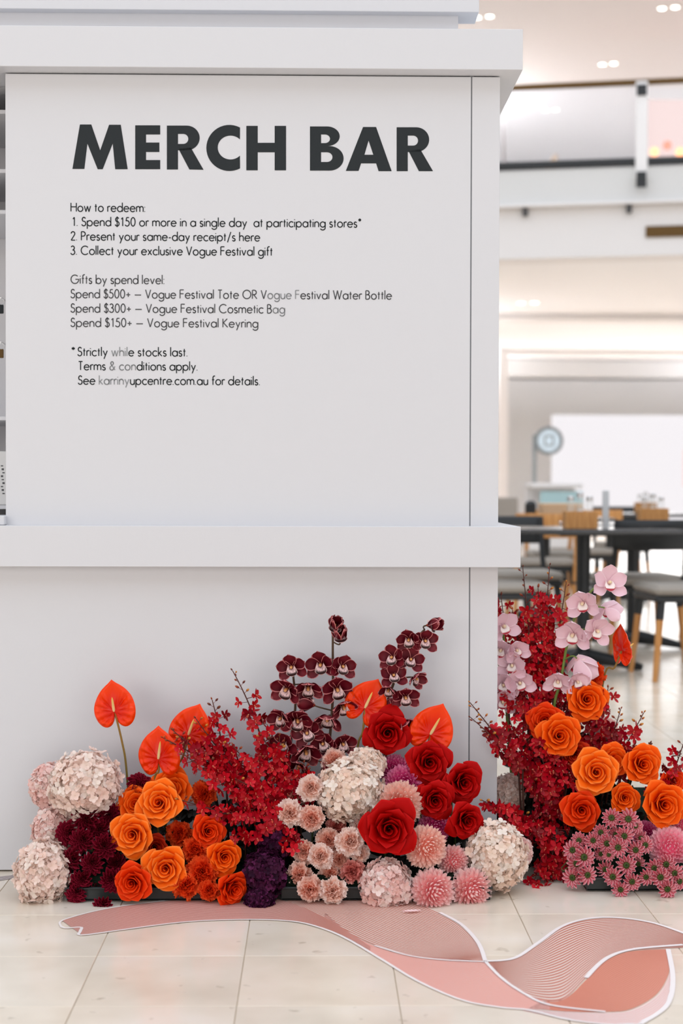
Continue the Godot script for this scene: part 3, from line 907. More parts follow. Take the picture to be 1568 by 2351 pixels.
func build_decal() -> void:
	var t := thing("floor_decal", "pink ribbon of fine printed lines with white edges stuck on the tiles", "decal")
	var salmon := col(206, 130, 112)
	var rose := col(238, 166, 150)
	var white := col(246, 238, 236)
	var y := 0.0006
	# bands: lower edge, upper edge, number of lines, share that is inked, ink, ground, label
	var bands := [
		[[188, 2147, 300, 2132, 430, 2116, 560, 2111, 660, 2114, 760, 2137, 850, 2182], [143, 2114, 240, 2089, 360, 2072, 500, 2060, 620, 2062, 700, 2086, 775, 2124, 850, 2174], 22, 0.5, salmon, col(241, 206, 198), "long narrow band under the flowers"],
		[[650, 2064, 765, 2126, 860, 2170, 940, 2193, 1020, 2203, 1113, 2208], [720, 2046, 880, 2050, 1010, 2096, 1060, 2124, 1098, 2166, 1114, 2207], 34, 0.5, salmon, col(240, 226, 214), "leaf-shaped band of open lines"],
		[[745, 2118, 800, 2156, 880, 2204, 960, 2252, 1060, 2295, 1150, 2312, 1262, 2318], [745, 2094, 800, 2140, 860, 2171, 940, 2194, 1113, 2209, 1170, 2262, 1262, 2304], 26, 0.16, white, rose, "pale pink fold"],
		[[1128, 2222, 1170, 2262, 1225, 2292, 1290, 2296, 1345, 2246, 1390, 2203, 1450, 2183, 1568, 2176], [1114, 2208, 1180, 2201, 1235, 2166, 1290, 2128, 1350, 2111, 1420, 2109, 1500, 2121, 1580, 2148], 27, 0.52, salmon, col(240, 226, 214), "broad rising band of open lines"],
		[[1215, 2314, 1300, 2322, 1390, 2323, 1450, 2316, 1510, 2280, 1538, 2225, 1534, 2182], [1240, 2300, 1300, 2290, 1345, 2250, 1385, 2210, 1430, 2188, 1480, 2181, 1534, 2179], 30, 0.2, rose, col(217, 138, 112), "solid salmon fold"],
		[[1200, 2320, 1300, 2340, 1400, 2352, 1470, 2350, 1530, 2310, 1545, 2250, 1536, 2180], [1200, 2316, 1300, 2323, 1390, 2325, 1452, 2318, 1512, 2282, 1539, 2226, 1534, 2181], 8, 0.5, white, rose, "thin outer fold"],
		[[-30, 2024, 0, 2022, 34, 2016], [-30, 2014, 0, 2012, 30, 2009], 5, 0.5, col(150, 130, 130), white, "narrow tail at the kiosk's foot"],
	]
	for e: Array in bands:
		var n := 56
		var lo := path_px(e[0], n, y)
		var hi := path_px(e[1], n, y)
		var b := MB.new()
		var over := 0.0008 if e == bands[0] else 0.0
		sheet(b, lo, hi, 0.0, 1.0, e[5], over)
		for k in e[2]:
			var a: float = (k + 0.15) / e[2]
			sheet(b, lo, hi, a, a + e[3] / e[2], e[4], over + 0.0004)
		var o := part(t, "printed_band", b.mesh(M.decal))
		o.set_meta("label", e[6])
	var edges := [
		[[140, 2128, 146, 2113, 240, 2088, 360, 2071, 500, 2059], 0.005], [[140, 2128, 152, 2132, 186, 2130, 184, 2140, 190, 2148, 300, 2133, 430, 2117, 560, 2112, 660, 2115, 720, 2126, 790, 2153, 880, 2206, 960, 2254, 1060, 2297, 1150, 2314, 1215, 2320, 1300, 2341, 1400, 2353, 1470, 2352], 0.007],
		[[1010, 2096, 1060, 2124, 1098, 2166, 1114, 2207], 0.009], [[860, 2172, 940, 2195, 1020, 2205, 1113, 2209], 0.006], [[1114, 2208, 1180, 2201, 1235, 2166, 1290, 2128, 1350, 2110, 1420, 2108, 1500, 2120, 1580, 2147], 0.009],
		[[1114, 2208, 1150, 2245, 1200, 2280, 1262, 2308, 1390, 2324], 0.007], [[1345, 2246, 1390, 2203, 1450, 2181, 1568, 2170], 0.010], [[1534, 2180, 1545, 2250, 1530, 2310, 1470, 2352], 0.010],
	]
	var b := MB.new()
	for e: Array in edges:
		ribbon(b, path_px(e[0], 60, y), e[1], white, 0.0014)
	part(t, "white_edging", b.mesh(M.decal))


# ------------------------------------------------------------------ flowers
func pooled(key: String, make: Callable) -> Array:
	if not pool.has(key):
		pool[key] = make.call()
	return pool[key]


func stem_part(t: Node3D, from: Vector3, leave: Vector3, to: Vector3, r: float, c: Color, called := "stem") -> void:
	# from, to: in the world; leave: the direction in which the stem leaves the flower
	var inv := t.transform.affine_inverse()
	var d := from.distance_to(to)
	var p := []
	for k in 9:
		var s := k / 8.0
		var a := from + leave * d * 0.35
		p.append(inv * (from * (1 - s) * (1 - s) + a * 2 * s * (1 - s) + to * s * s))
	var k := 1.0 / t.transform.basis.get_scale().x
	var b := MB.new()
	b.tube(p, range(9).map(func(_i): return r * k), 6, c, c)
	part(t, called, b.mesh(M.stem))


var soil := [[-0.57, 0.39, 0.11, 0.26, 0.035], [0.53, 1.0, -0.2, 0.18, 0.035]]   # foam of the two beds: x from, to, z from, to, height


func rooted(p: Vector3, back := 0.1) -> Vector3:      # the spot of the foam in which a stem that ends at p stands
	var s: Array = soil[0] if p.x < 0.455 else soil[1]
	return Vector3(clampf(p.x * 0.97, s[0], s[1]), s[4], clampf(p.z - back, s[2], s[3]))


# ---- roses
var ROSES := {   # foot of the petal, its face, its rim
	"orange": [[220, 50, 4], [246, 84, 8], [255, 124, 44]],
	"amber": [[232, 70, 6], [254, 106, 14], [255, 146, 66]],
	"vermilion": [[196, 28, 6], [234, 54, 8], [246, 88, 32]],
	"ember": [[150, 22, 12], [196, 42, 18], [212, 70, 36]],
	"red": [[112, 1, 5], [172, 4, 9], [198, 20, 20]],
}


func rose_petals(kind: String, v: int) -> Array:
	var out := []
	var cols: Array = ROSES[kind].map(func(q): return col(q[0], q[1], q[2]))
	var red := kind == "red"
	var r := RandomNumberGenerator.new()
	r.seed = 77 + v * 13 + (5 if red else 0)
	var n := 22 if red else 25
	var keys := [
		[Vector2(0.02, 0.10), Vector2(0.08, 0.45), Vector2(0.03, 0.80), Vector2(0.07, 0.90)],
		[Vector2(0.08, 0.05), Vector2(0.36, 0.20), Vector2(0.36, 0.74), Vector2(0.60, 0.82)],
		[Vector2(0.10, 0.0), Vector2(0.55, 0.22), Vector2(0.82, 0.66), Vector2(1.12, 0.42)],
	]
	if red:
		keys[2] = [Vector2(0.10, 0.0), Vector2(0.50, 0.28), Vector2(0.92, 0.70), Vector2(1.22, 0.26)]
	for i in n:
		var t := pow(float(i) / (n - 1), 0.85)
		var angle := i * 2.399 + r.randf_range(-0.15, 0.15)
		var k := []
		for m in 4:
			k.append(keys[0][m].lerp(keys[1][m], t * 2.0) if t < 0.5 else keys[1][m].lerp(keys[2][m], t * 2.0 - 1.0))
		k[3] += Vector2(r.randf_range(-0.06, 0.06), r.randf_range(-0.07, 0.05)) * minf(t * 2.0, 1.0)
		var half := lerpf(1.5, 0.86, minf(t * 2.0, 1.0)) if t < 0.5 else lerpf(0.86, 0.72, t * 2.0 - 1.0)
		var ph := r.randf() * TAU
		var tip := (0.13 if red else 0.085) * t
		var roll := r.randf_range(0.5, 1.0) * minf(t * 1.6, 1.0)
		var b := MB.new()
		b.grid(10, 8, func(u: float, w: float) -> Array:
			var x := u * 2.0 - 1.0
			var s := w * (1.0 - lerpf(0.05, 0.30, t) * x * x + tip * exp(-pow(x / 0.17, 2.0)) * w * w)
			var p: Vector2 = k[0].bezier_interpolate(k[1], k[2], k[3], minf(s, 1.0))
			if s > 1.0:
				p += (k[3] - k[2]).normalized() * (s - 1.0) * 0.9
			var e := maxf(absf(x) - 0.35, 0.0)
			p.x += roll * e * e * 0.35 * s
			p.x = p.x * (1.0 + 0.13 * x * (1.0 - t)) + 0.03 * sin(3.0 * x + ph) * s * t
			p.y += -roll * e * e * s + 0.02 * sin(4.0 * x + ph * 2.0) * s * t
			var a := angle + x * half * (0.5 + 0.5 * sin(minf(s, 1.0) * PI / 2.0))
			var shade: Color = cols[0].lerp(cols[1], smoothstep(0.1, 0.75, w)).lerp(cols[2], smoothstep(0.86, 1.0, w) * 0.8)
			return [Vector3(p.x * cos(a), p.y, p.x * sin(a)), shade])
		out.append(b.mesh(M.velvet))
	return out


func rose(a: Array) -> void:   # px, py, z, width in pixels, facing x, facing y, kind, label
	var red: bool = a[6] == "red"
	var dir := Vector3(a[4], a[5], 1.0).normalized()
	var s := metres(a[3] / 2.0, a[2]) / (1.10 if red else 1.0)
	var t := thing("rose", a[7], "rose", "red roses" if red else "orange roses", Transform3D(face_y(dir, rng.randf() * TAU).scaled(Vector3(s, s, s)), at(a[0], a[1], a[2]) - dir * 0.5 * s))
	var v := rng.randi() % 3
	for m in pooled("rose %s %d" % [a[6], v], rose_petals.bind(a[6], v)):
		part(t, "petal", m)
	part(t, "calyx", pooled("calyx", func() -> Array:
		var b := MB.new()
		b.lathe([[0.05, -0.2], [0.13, -0.12], [0.15, 0.0], [0.1, 0.08]], 10, [col(70, 92, 44)])
		return [b.mesh(M.stem)])[0])
	stem_part(t, t.position - dir * 0.15 * s, -dir, rooted(t.position), 0.0028, col(66, 84, 42))


# ---- carnations
var CARNATIONS := {   # throat, blade, fringe
	"blush": [[246, 158, 122], [251, 204, 182], [255, 238, 230]],
	"peach": [[242, 134, 100], [249, 180, 152], [254, 224, 212]],
	"coral": [[206, 84, 78], [226, 122, 112], [242, 174, 164]],
	"scarlet": [[206, 24, 6], [240, 58, 14], [250, 100, 46]],
}


func carnation_petals(kind: String) -> Array:
	var out := []
	var cols: Array = CARNATIONS[kind].map(func(q): return col(q[0], q[1], q[2]))
	var r := RandomNumberGenerator.new()
	r.seed = 31
	for v in 6:
		var inner := v >= 3
		var ph := r.randf() * TAU
		var ph2 := r.randf() * TAU
		var b := MB.new()
		b.grid(16, 6, func(u: float, w: float) -> Array:
			var x := u * 2.0 - 1.0
			var fr := 1.0 + (0.04 * (1.0 if int(round(u * 16)) % 2 else -1.0) * w * w) + 0.07 * sin(x * 4.0 + ph2 * 2.0) * w * w - 0.12 * x * x * w
			var a := x * 0.62
			var y := w * w * ((0.27 if inner else 0.19) * sin(x * 5.0 + ph) + (0.13 if inner else 0.07) * sin(x * 11.0 + ph2)) + 0.10 * w * w
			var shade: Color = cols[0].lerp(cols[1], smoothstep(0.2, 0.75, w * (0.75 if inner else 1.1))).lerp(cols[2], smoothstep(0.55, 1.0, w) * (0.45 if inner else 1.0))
			return [Vector3(sin(a) * w * fr, y, cos(a) * w * fr), shade])
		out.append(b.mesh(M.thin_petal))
	return out


func carnation(a: Array) -> void:   # px, py, z, width, facing x, y, kind, label
	var dir := Vector3(a[4], a[5], 1.0).normalized()
	var s := metres(a[3] / 2.0, a[2]) / 0.93
	var t := thing("carnation", a[7], "carnation", "orange-red carnations" if a[6] == "scarlet" else "pale pink carnations", Transform3D(face_y(dir, rng.randf() * TAU).scaled(Vector3(s, s, s)), at(a[0], a[1], a[2]) - dir * 0.35 * s))
	var m := pooled("carnation " + a[6], carnation_petals.bind(a[6]))
	for ring: Array in [[7, 6.0, 1.0, 0.0, 0], [7, 24.0, 0.9, 0.08, 0], [7, 44.0, 0.76, 0.14, 3], [6, 60.0, 0.66, 0.16, 3], [5, 76.0, 0.58, 0.16, 3]]:
		for k in ring[0]:
			var turn := Basis(Vector3.UP, TAU * (k + 0.37 * ring[1]) / ring[0] + rng.randf_range(-0.1, 0.1)) * Basis(Vector3.RIGHT, -deg_to_rad(ring[1] + rng.randf_range(-10, 10))) * Basis(Vector3.BACK, rng.randf_range(-0.2, 0.2))
			var z: float = ring[2] * rng.randf_range(0.9, 1.07)
			part(t, "petal", m[ring[4] + rng.randi() % 3], Transform3D(turn.scaled(Vector3(z, z, z)), Vector3(0, ring[3], 0)))
	part(t, "calyx", pooled("carnation calyx", func() -> Array:
		var b := MB.new()
		b.lathe([[0.06, -0.55], [0.14, -0.45], [0.17, -0.05], [0.12, 0.05]], 10, [col(104, 128, 86)])
		return [b.mesh(M.stem)])[0])
	stem_part(t, t.position - dir * 0.5 * s, -dir, rooted(t.position), 0.002, col(92, 116, 76))


# ---- hydrangeas
var HYDRANGEAS := {
	"blush": [[255, 233, 224], [255, 241, 234], [254, 226, 215]],
	"cream": [[255, 235, 222], [255, 244, 236], [254, 227, 212]],
	"rosy": [[255, 222, 216], [255, 236, 231], [252, 212, 205]],
	"plum": [[70, 24, 56], [104, 42, 84], [50, 18, 42]],
}


var floret_shapes := []


func florets(kind: String) -> Array:
	var out := []
	floret_shapes.clear()
	var r := RandomNumberGenerator.new()
	r.seed = 9
	for v in 6:
		var q: Array = HYDRANGEAS[kind][[0, 1, 0, 1, 2, 0][v]]
		var c := col(q[0], q[1], q[2])
		var b := MB.new()
		for k in 4:
			var turn := Basis(Vector3.UP, k * PI / 2 + r.randf_range(-0.15, 0.15)) * Basis(Vector3.RIGHT, r.randf_range(-0.6, 0.2))
			var cup := r.randf_range(0.15, 0.5)
			var o := MB.new()
			o.grid(4, 5, func(u: float, w: float) -> Array:
				var x := sin((u * 2.0 - 1.0) * PI / 2.0)
				w = sin(w * PI / 2.0)
				var wide := 0.43 * sqrt(maxf(1.0 - pow((w - 0.55) / (0.55 if w < 0.55 else 0.46), 2.0), 0.02))
				return [Vector3(x * wide, cup * (x * x * 0.45 - 0.3) * w + 0.02 * k + 0.10 * sin(w * 3.0), w), c.lerp(Color(c.r * 0.95, c.g * 0.97, c.b * 0.92), 1.0 - w)])
			b.add(o, Transform3D(turn, Vector3.ZERO))
		b.lathe([[0.001, 0.12], [0.08, 0.08], [0.08, 0.0]], 6, [c])
		floret_shapes.append(b)
		out.append(b.mesh(M.thin_petal))
	return out


func hydrangea(a: Array) -> void:   # px, py, z, half width px, half height px, kind, florets, label
	var rx := metres(a[3], a[2])
	var ry := metres(a[4], a[2])
	var rz := minf((rx + ry) / 2.0, 0.085)
	var plum: bool = a[5] == "plum"
	var t := thing("hydrangea", a[7], "hydrangea", "plum hydrangeas" if plum else "pale pink hydrangeas", Transform3D(Basis(), at(a[0], a[1], a[2])))
	var m := pooled("floret " + a[5], florets.bind(a[5]))
	var sz := metres(12.5 if not plum else 9.5, a[2])
	var q: Array = HYDRANGEAS[a[5]][2]
	var b := MB.new()
	b.grid(16, 10, func(u: float, w: float) -> Array:
		return [Vector3(rx * sin(w * PI) * cos(u * TAU), ry * cos(w * PI), rz * sin(w * PI) * sin(u * TAU)) * 0.72, col(q[0] * 0.93, q[1] * 0.95, q[2] * 0.9)], true)
	part(t, "pedicels", b.mesh(M.stem))
	# the florets that lie deeper, closed up into one mass
	var flor := pooled("floret shapes " + a[5], func() -> Array:
		florets(a[5])
		return floret_shapes.duplicate())
	var inner := MB.new()
	for k in 170:
		var y := 1.0 - (k + 0.5) * 2.0 / 170.0
		var f := k * 2.39996 + 1.1
		var d := Vector3(sqrt(1 - y * y) * cos(f), y, sqrt(1 - y * y) * sin(f))
		if d.z > -0.5:
			var s := sz * 1.25
			var nd := (d + Vector3(rng.randf_range(-1, 1), rng.randf_range(-1, 1), rng.randf_range(-1, 1)) * 0.3).normalized()
			inner.add(flor[k % 6], Transform3D(face_y(nd, rng.randf() * TAU).scaled(Vector3(s, s, s)), Vector3(d.x * rx, d.y * ry, d.z * rz) * 0.76))
	part(t, "inner_florets", inner.mesh(M.thin_petal)).set_meta("kind", "stuff")
	var n: int = int(a[6] * 1.6)
	for k in n:
		var y := 1.0 - (k + 0.5) * 2.0 / n
		var f := k * 2.39996
		var d := Vector3(sqrt(1 - y * y) * cos(f), y, sqrt(1 - y * y) * sin(f))
		d = (d + Vector3(rng.randf_range(-1, 1), rng.randf_range(-1, 1), rng.randf_range(-1, 1)) * 0.10).normalized()
		if d.z < -0.4:
			continue
		var deep := rng.randf_range(0.80, 1.0) - sz * 0.35 / rx
		if k % 4 == 3:
			deep -= 0.12
		var p := Vector3(d.x * rx, d.y * ry, d.z * rz) * deep
		var nrm := (Vector3(d.x / rx, d.y / ry, d.z / rz).normalized() + Vector3(rng.randf_range(-1, 1), rng.randf_range(-1, 1), rng.randf_range(-1, 1)) * 0.5).normalized()
		var s := sz * rng.randf_range(0.85, 1.2)
		part(t, "floret", m[rng.randi() % 6], Transform3D(face_y(nrm, rng.randf() * TAU).scaled(Vector3(s, s, s)), p))
	stem_part(t, t.position - Vector3(0, ry * 0.5, 0), Vector3(0, -1, -0.3), rooted(t.position), 0.003, col(110, 130, 80))


# ---- round chrysanthemums
var MUMS := {
	"pink": [[244, 132, 138], [255, 188, 186], [255, 226, 222]],
	"peach": [[244, 142, 122], [253, 196, 180], [255, 224, 212]],
	"magenta": [[180, 20, 94], [222, 74, 142], [244, 156, 192]],
	"candy": [[244, 106, 142], [255, 164, 182], [255, 212, 218]],
}


func mum_petals(kind: String) -> Array:
	var out := []
	var c: Array = MUMS[kind].map(func(q): return col(q[0], q[1], q[2]))
	for v in 3:
		var b := MB.new()
		b.grid(4, 6, func(u: float, w: float) -> Array:
			var x := u * 2.0 - 1.0
			var wide := 0.088 * (0.55 + 0.75 * sin(w * PI * 0.75)) * (1.0 - pow(w, 6.0) * 0.85)
			var bend := w * w * (0.16 + 0.07 * v)
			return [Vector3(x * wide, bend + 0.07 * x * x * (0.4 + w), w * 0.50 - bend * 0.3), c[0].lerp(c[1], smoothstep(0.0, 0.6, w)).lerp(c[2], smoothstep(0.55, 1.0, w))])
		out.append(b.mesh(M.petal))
	return out


func mum(a: Array) -> void:   # px, py, z, width, facing x, y, kind, label
	var dir := Vector3(a[4], a[5], 1.0).normalized()
	var s := metres(a[3] / 2.0, a[2])
	var t := thing("chrysanthemum", a[7], "chrysanthemum", "round pink chrysanthemums", Transform3D(face_y(dir, rng.randf() * TAU).scaled(Vector3(s, s, s)), at(a[0], a[1], a[2])))
	var m := pooled("mum " + a[6], mum_petals.bind(a[6]))
	var q: Array = MUMS[a[6]][0]
	var core := SphereMesh.new()
	core.radius = 0.56
	core.height = 1.12
	core.radial_segments = 20
	core.rings = 10
	core.material = pooled("core " + a[6], func() -> Array: return [mat("mum_core_" + a[6], Color8(q[0], q[1], q[2]), 0.7, 0.2)])[0]
	part(t, "core", core)
	var n := 290
	for k in n:
		var al := acos(1.0 - 1.72 * (k + 0.5) / n)
		var f := k * 2.39996
		var out := Vector3(sin(al) * cos(f), cos(al), sin(al) * sin(f))
		var down := Vector3(cos(al) * cos(f), -sin(al), cos(al) * sin(f))     # away from the crown
		var lean := 0.42 + 0.42 * smoothstep(0.3, 1.7, al)
		var z := (out * (1.15 - lean) + down * lean).normalized()
		var y := (out - z * out.dot(z)).normalized()
		var sc := lerpf(0.62, 1.08, smoothstep(0.0, 1.1, al)) * rng.randf_range(0.92, 1.08)
		part(t, "petal", m[rng.randi() % 3], Transform3D((Basis(y.cross(z), y, z) * Basis(Vector3.BACK, rng.randf_range(-0.2, 0.2))).scaled(Vector3(sc, sc, sc)), out * 0.5))
	stem_part(t, t.position - dir * 0.4 * s, -dir, rooted(t.position), 0.003, col(84, 104, 60))


# ---- dark spray chrysanthemums and button daisies
func ray_petals(tone: Array, wide: float, cup: float) -> Array:
	var out := []
	for v in 3:
		var b := MB.new()
		b.grid(4, 5, func(u: float, w: float) -> Array:
			var x := u * 2.0 - 1.0
			var half := wide * (0.45 + 0.6 * sin(w * PI * 0.7)) * (1.0 - pow(w, 5.0) * 0.75)
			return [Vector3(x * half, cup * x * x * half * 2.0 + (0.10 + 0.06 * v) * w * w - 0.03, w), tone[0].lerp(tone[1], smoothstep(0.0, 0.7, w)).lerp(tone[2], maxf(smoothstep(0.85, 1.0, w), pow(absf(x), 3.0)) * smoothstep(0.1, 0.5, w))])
		out.append(b.mesh(M.petal))
	return out


func dark_mum(a: Array) -> void:   # px, py, z, width, facing x, y, label
	var dir := Vector3(a[4], a[5], 1.0).normalized()
	var s := metres(a[3] * 0.58, a[2])
	var t := thing("spray_chrysanthemum", a[6], "chrysanthemum", "burgundy spray chrysanthemums", Transform3D(face_y(dir, rng.randf() * TAU).scaled(Vector3(s, s, s)), at(a[0], a[1], a[2])))
	var m := pooled("dark ray", func() -> Array: return ray_petals([col(74, 4, 20), col(118, 10, 34), col(166, 36, 62)], 0.21, 0.9))
	for ring: Array in [[14, 4.0, 1.0], [13, 20.0, 0.9], [12, 38.0, 0.72], [10, 56.0, 0.52]]:
		for k in ring[0]:
			var z: float = ring[2] * rng.randf_range(0.88, 1.06)
			part(t, "petal", m[rng.randi() % 3], Transform3D((Basis(Vector3.UP, TAU * (k + ring[1] * 0.13) / ring[0]) * Basis(Vector3.RIGHT, -deg_to_rad(ring[1] + rng.randf_range(-7, 7)))).scaled(Vector3(z, z, z)), Vector3(0, ring[1] * 0.002, 0)))
	part(t, "centre", pooled("dark centre", func() -> Array:
		var b := MB.new()
		for k in 30:
			var r0 := 0.26 * sqrt((k + 0.5) / 30.0)
			var p := Vector3(r0 * cos(k * 2.4), 0.1, r0 * sin(k * 2.4))
			b.tube([p, p + Vector3(p.x * 0.5, 0.28, p.z * 0.5)], [0.03, 0.018], 5, col(86, 8, 26), col(170, 112, 80))
		return [b.mesh(M.petal)])[0])
	stem_part(t, t.position - dir * 0.05 * s, -dir, rooted(t.position, 0.06), 0.0016, col(60, 70, 40))


func daisy(a: Array) -> void:   # px, py, z, width, facing x, y, label
	var dir := Vector3(a[4], a[5], 1.0).normalized()
	var s := metres(a[3] * 0.57, a[2])
	var t := thing("button_daisy", a[6], "daisy", "pink button daisies", Transform3D(face_y(dir, rng.randf() * TAU).scaled(Vector3(s, s, s)), at(a[0], a[1], a[2])))
	var m := pooled("daisy ray", func() -> Array: return ray_petals([col(226, 140, 138), col(214, 92, 112), col(250, 196, 202)], 0.2, 0.8))
	for ring: Array in [[13, 4.0, 0.80], [12, 24.0, 0.70]]:
		for k in ring[0]:
			var z: float = ring[2] * rng.randf_range(0.92, 1.06)
			var turn := Basis(Vector3.UP, TAU * (k + ring[1] * 0.1) / ring[0])
			part(t, "petal", m[rng.randi() % 3], Transform3D((turn * Basis(Vector3.RIGHT, -deg_to_rad(ring[1] + rng.randf_range(-6, 6)))).scaled(Vector3(z, z, z)), turn.z * 0.17 + Vector3(0, 0.02, 0)))
	part(t, "centre", pooled("daisy centre", func() -> Array:
		var b := MB.new()
		b.lathe([[0.26, 0.0], [0.29, 0.18], [0.25, 0.28], [0.14, 0.31], [0.06, 0.26], [0.001, 0.24]], 18, [col(46, 62, 18), col(70, 88, 26), col(64, 82, 24), col(50, 68, 20), col(40, 54, 16), col(36, 48, 16)])
		return [b.mesh(M.stem)])[0])
	stem_part(t, t.position - dir * 0.02 * s, -dir, rooted(t.position, 0.06), 0.0015, col(84, 100, 58))


# ---- anthuriums
func anthurium(a: Array) -> void:   # foot of the spadix px, py, tip of the leaf px, py, z, facing x, y, tip of the spadix px, py, stem end px, py, label
	var foot := at(a[0], a[1], a[4])
	var tip := at(a[2], a[3], a[4])
	var f := Vector3(a[5], a[6], 1.0 if a.size() < 13 else float(a[12])).normalized()
	var up := (tip - foot).normalized()
	up = (up - f * up.dot(f)).normalized()
	var s := foot.distance_to(tip)
	var t := thing("anthurium", a[11], "anthurium", "red anthuriums", Transform3D(Basis(up.cross(f), up, f).scaled(Vector3(s, s, s)), foot))
	var rim := [[0.0, 1.02], [0.12, 0.92], [0.35, 0.84], [0.7, 0.76], [1.1, 0.705], [1.5, 0.68], [1.9, 0.67], [2.3, 0.655], [2.6, 0.60], [2.85, 0.46], [3.02, 0.24], [PI, 0.07]]
	var ph := rng.randf() * TAU
	var lop := rng.randf_range(-0.05, 0.05)
	var edge := func(g: float) -> float:
		for k in rim.size() - 1:
			if g <= rim[k + 1][0]:
				var w: float = (g - rim[k][0]) / (rim[k + 1][0] - rim[k][0])
				var pa: float = rim[maxi(k - 1, 0)][1]
				var pb: float = rim[mini(k + 2, rim.size() - 1)][1]
				return lerpf(rim[k][1], rim[k + 1][1], w) if k == 0 else cubic_interpolate(rim[k][1], rim[k + 1][1], pa, pb, w)
		return 0.07
	var c0 := col(218, 30, 4)
	var c1 := col(246, 62, 12)
	var b := MB.new()
	b.grid(72, 18, func(u: float, w: float) -> Array:
		var g := (u * 2.0 - 1.0) * PI
		var ab := absf(g)
		var r: float = float(edge.call(ab)) * w * (1.0 + lop * signf(g) * sin(ab))
		# three veins on each side, quilted between them towards the margin
		var vein := 0.0
		for q: float in [0.62, 1.35, 2.1]:
			vein += exp(-pow((ab - q - 0.25 * (1.0 - w)) / 0.09, 2.0))
		var quilt := absf(sin(ab * 7.5 + ph * 0.1)) * smoothstep(0.25, 0.7, w) * smoothstep(1.0, 0.86, w) * smoothstep(0.15, 0.5, ab)
		var ribs := sin(w * 26.0 + ab * 5.0) * 0.014 * smoothstep(0.4, 0.8, w) * smoothstep(0.5, 1.0, ab)
		var z := -0.10 + 0.16 * w * w * (0.55 + 0.45 * cos(g * 1.0)) + 0.075 * quilt - 0.05 * vein * smoothstep(0.1, 0.4, w) * smoothstep(1.0, 0.8, w) + ribs + 0.03 * sin(ab * 3.0 + ph) * w
		z += 0.10 * (1.0 - w) * (1.0 - w) - 0.05 * smoothstep(0.93, 1.0, w)
		return [Vector3(-sin(g) * r * 1.0, cos(g) * r, z), c0.lerp(c1, smoothstep(0.2, 0.9, w))])
	part(t, "spathe", b.mesh(M.waxy))
	var inv := t.transform.affine_inverse()
	var end: Vector3 = inv * at(a[7], a[8], a[4] + (0.02 if a.size() < 13 else -0.01))
	b = MB.new()
	var base := Vector3(0, 0.0, 0.02)
	var pts := []
	var rad := []
	for k in 9:
		pts.append(base.lerp(end, k / 8.0))
		rad.append([0.03, 0.046, 0.046, 0.043, 0.041, 0.038, 0.034, 0.026, 0.006][k])
	b.tube(pts, rad, 12, col(252, 226, 170), col(246, 196, 96))
	part(t, "spadix", b.mesh(M.petal))
	# stem: leaves the leaf behind the spadix, runs to where it dips into the other flowers, then down
	var e := at(a[9], a[10], a[4] - 0.01)
	var w := rooted(e)
	var line := []
	for p: Vector3 in curve([foot - f * 0.004, foot.lerp(e, 0.5) + (Vector3(0.004, 0, 0)), e, w], 18):
		line.append(inv * p)
	b = MB.new()
	b.tube(line, line.map(func(_i): return 0.0026 / s), 8, col(150, 108, 48), col(116, 110, 48))
	part(t, "stem", b.mesh(M.stem))


# ---- large orchids
var ORCHIDS := {   # blade, foot, margin of the petals; lip inside, its band, column, tip of the column, stem
	"dark": [[98, 8, 26], [76, 6, 20], [214, 130, 130], [226, 190, 190], [40, 4, 12], [150, 40, 22], [238, 176, 110], [92, 70, 50]],
	"pink": [[242, 206, 216], [236, 196, 206], [248, 224, 230], [252, 240, 236], [176, 14, 48], [240, 190, 196], [250, 228, 180], [112, 136, 62]],
}


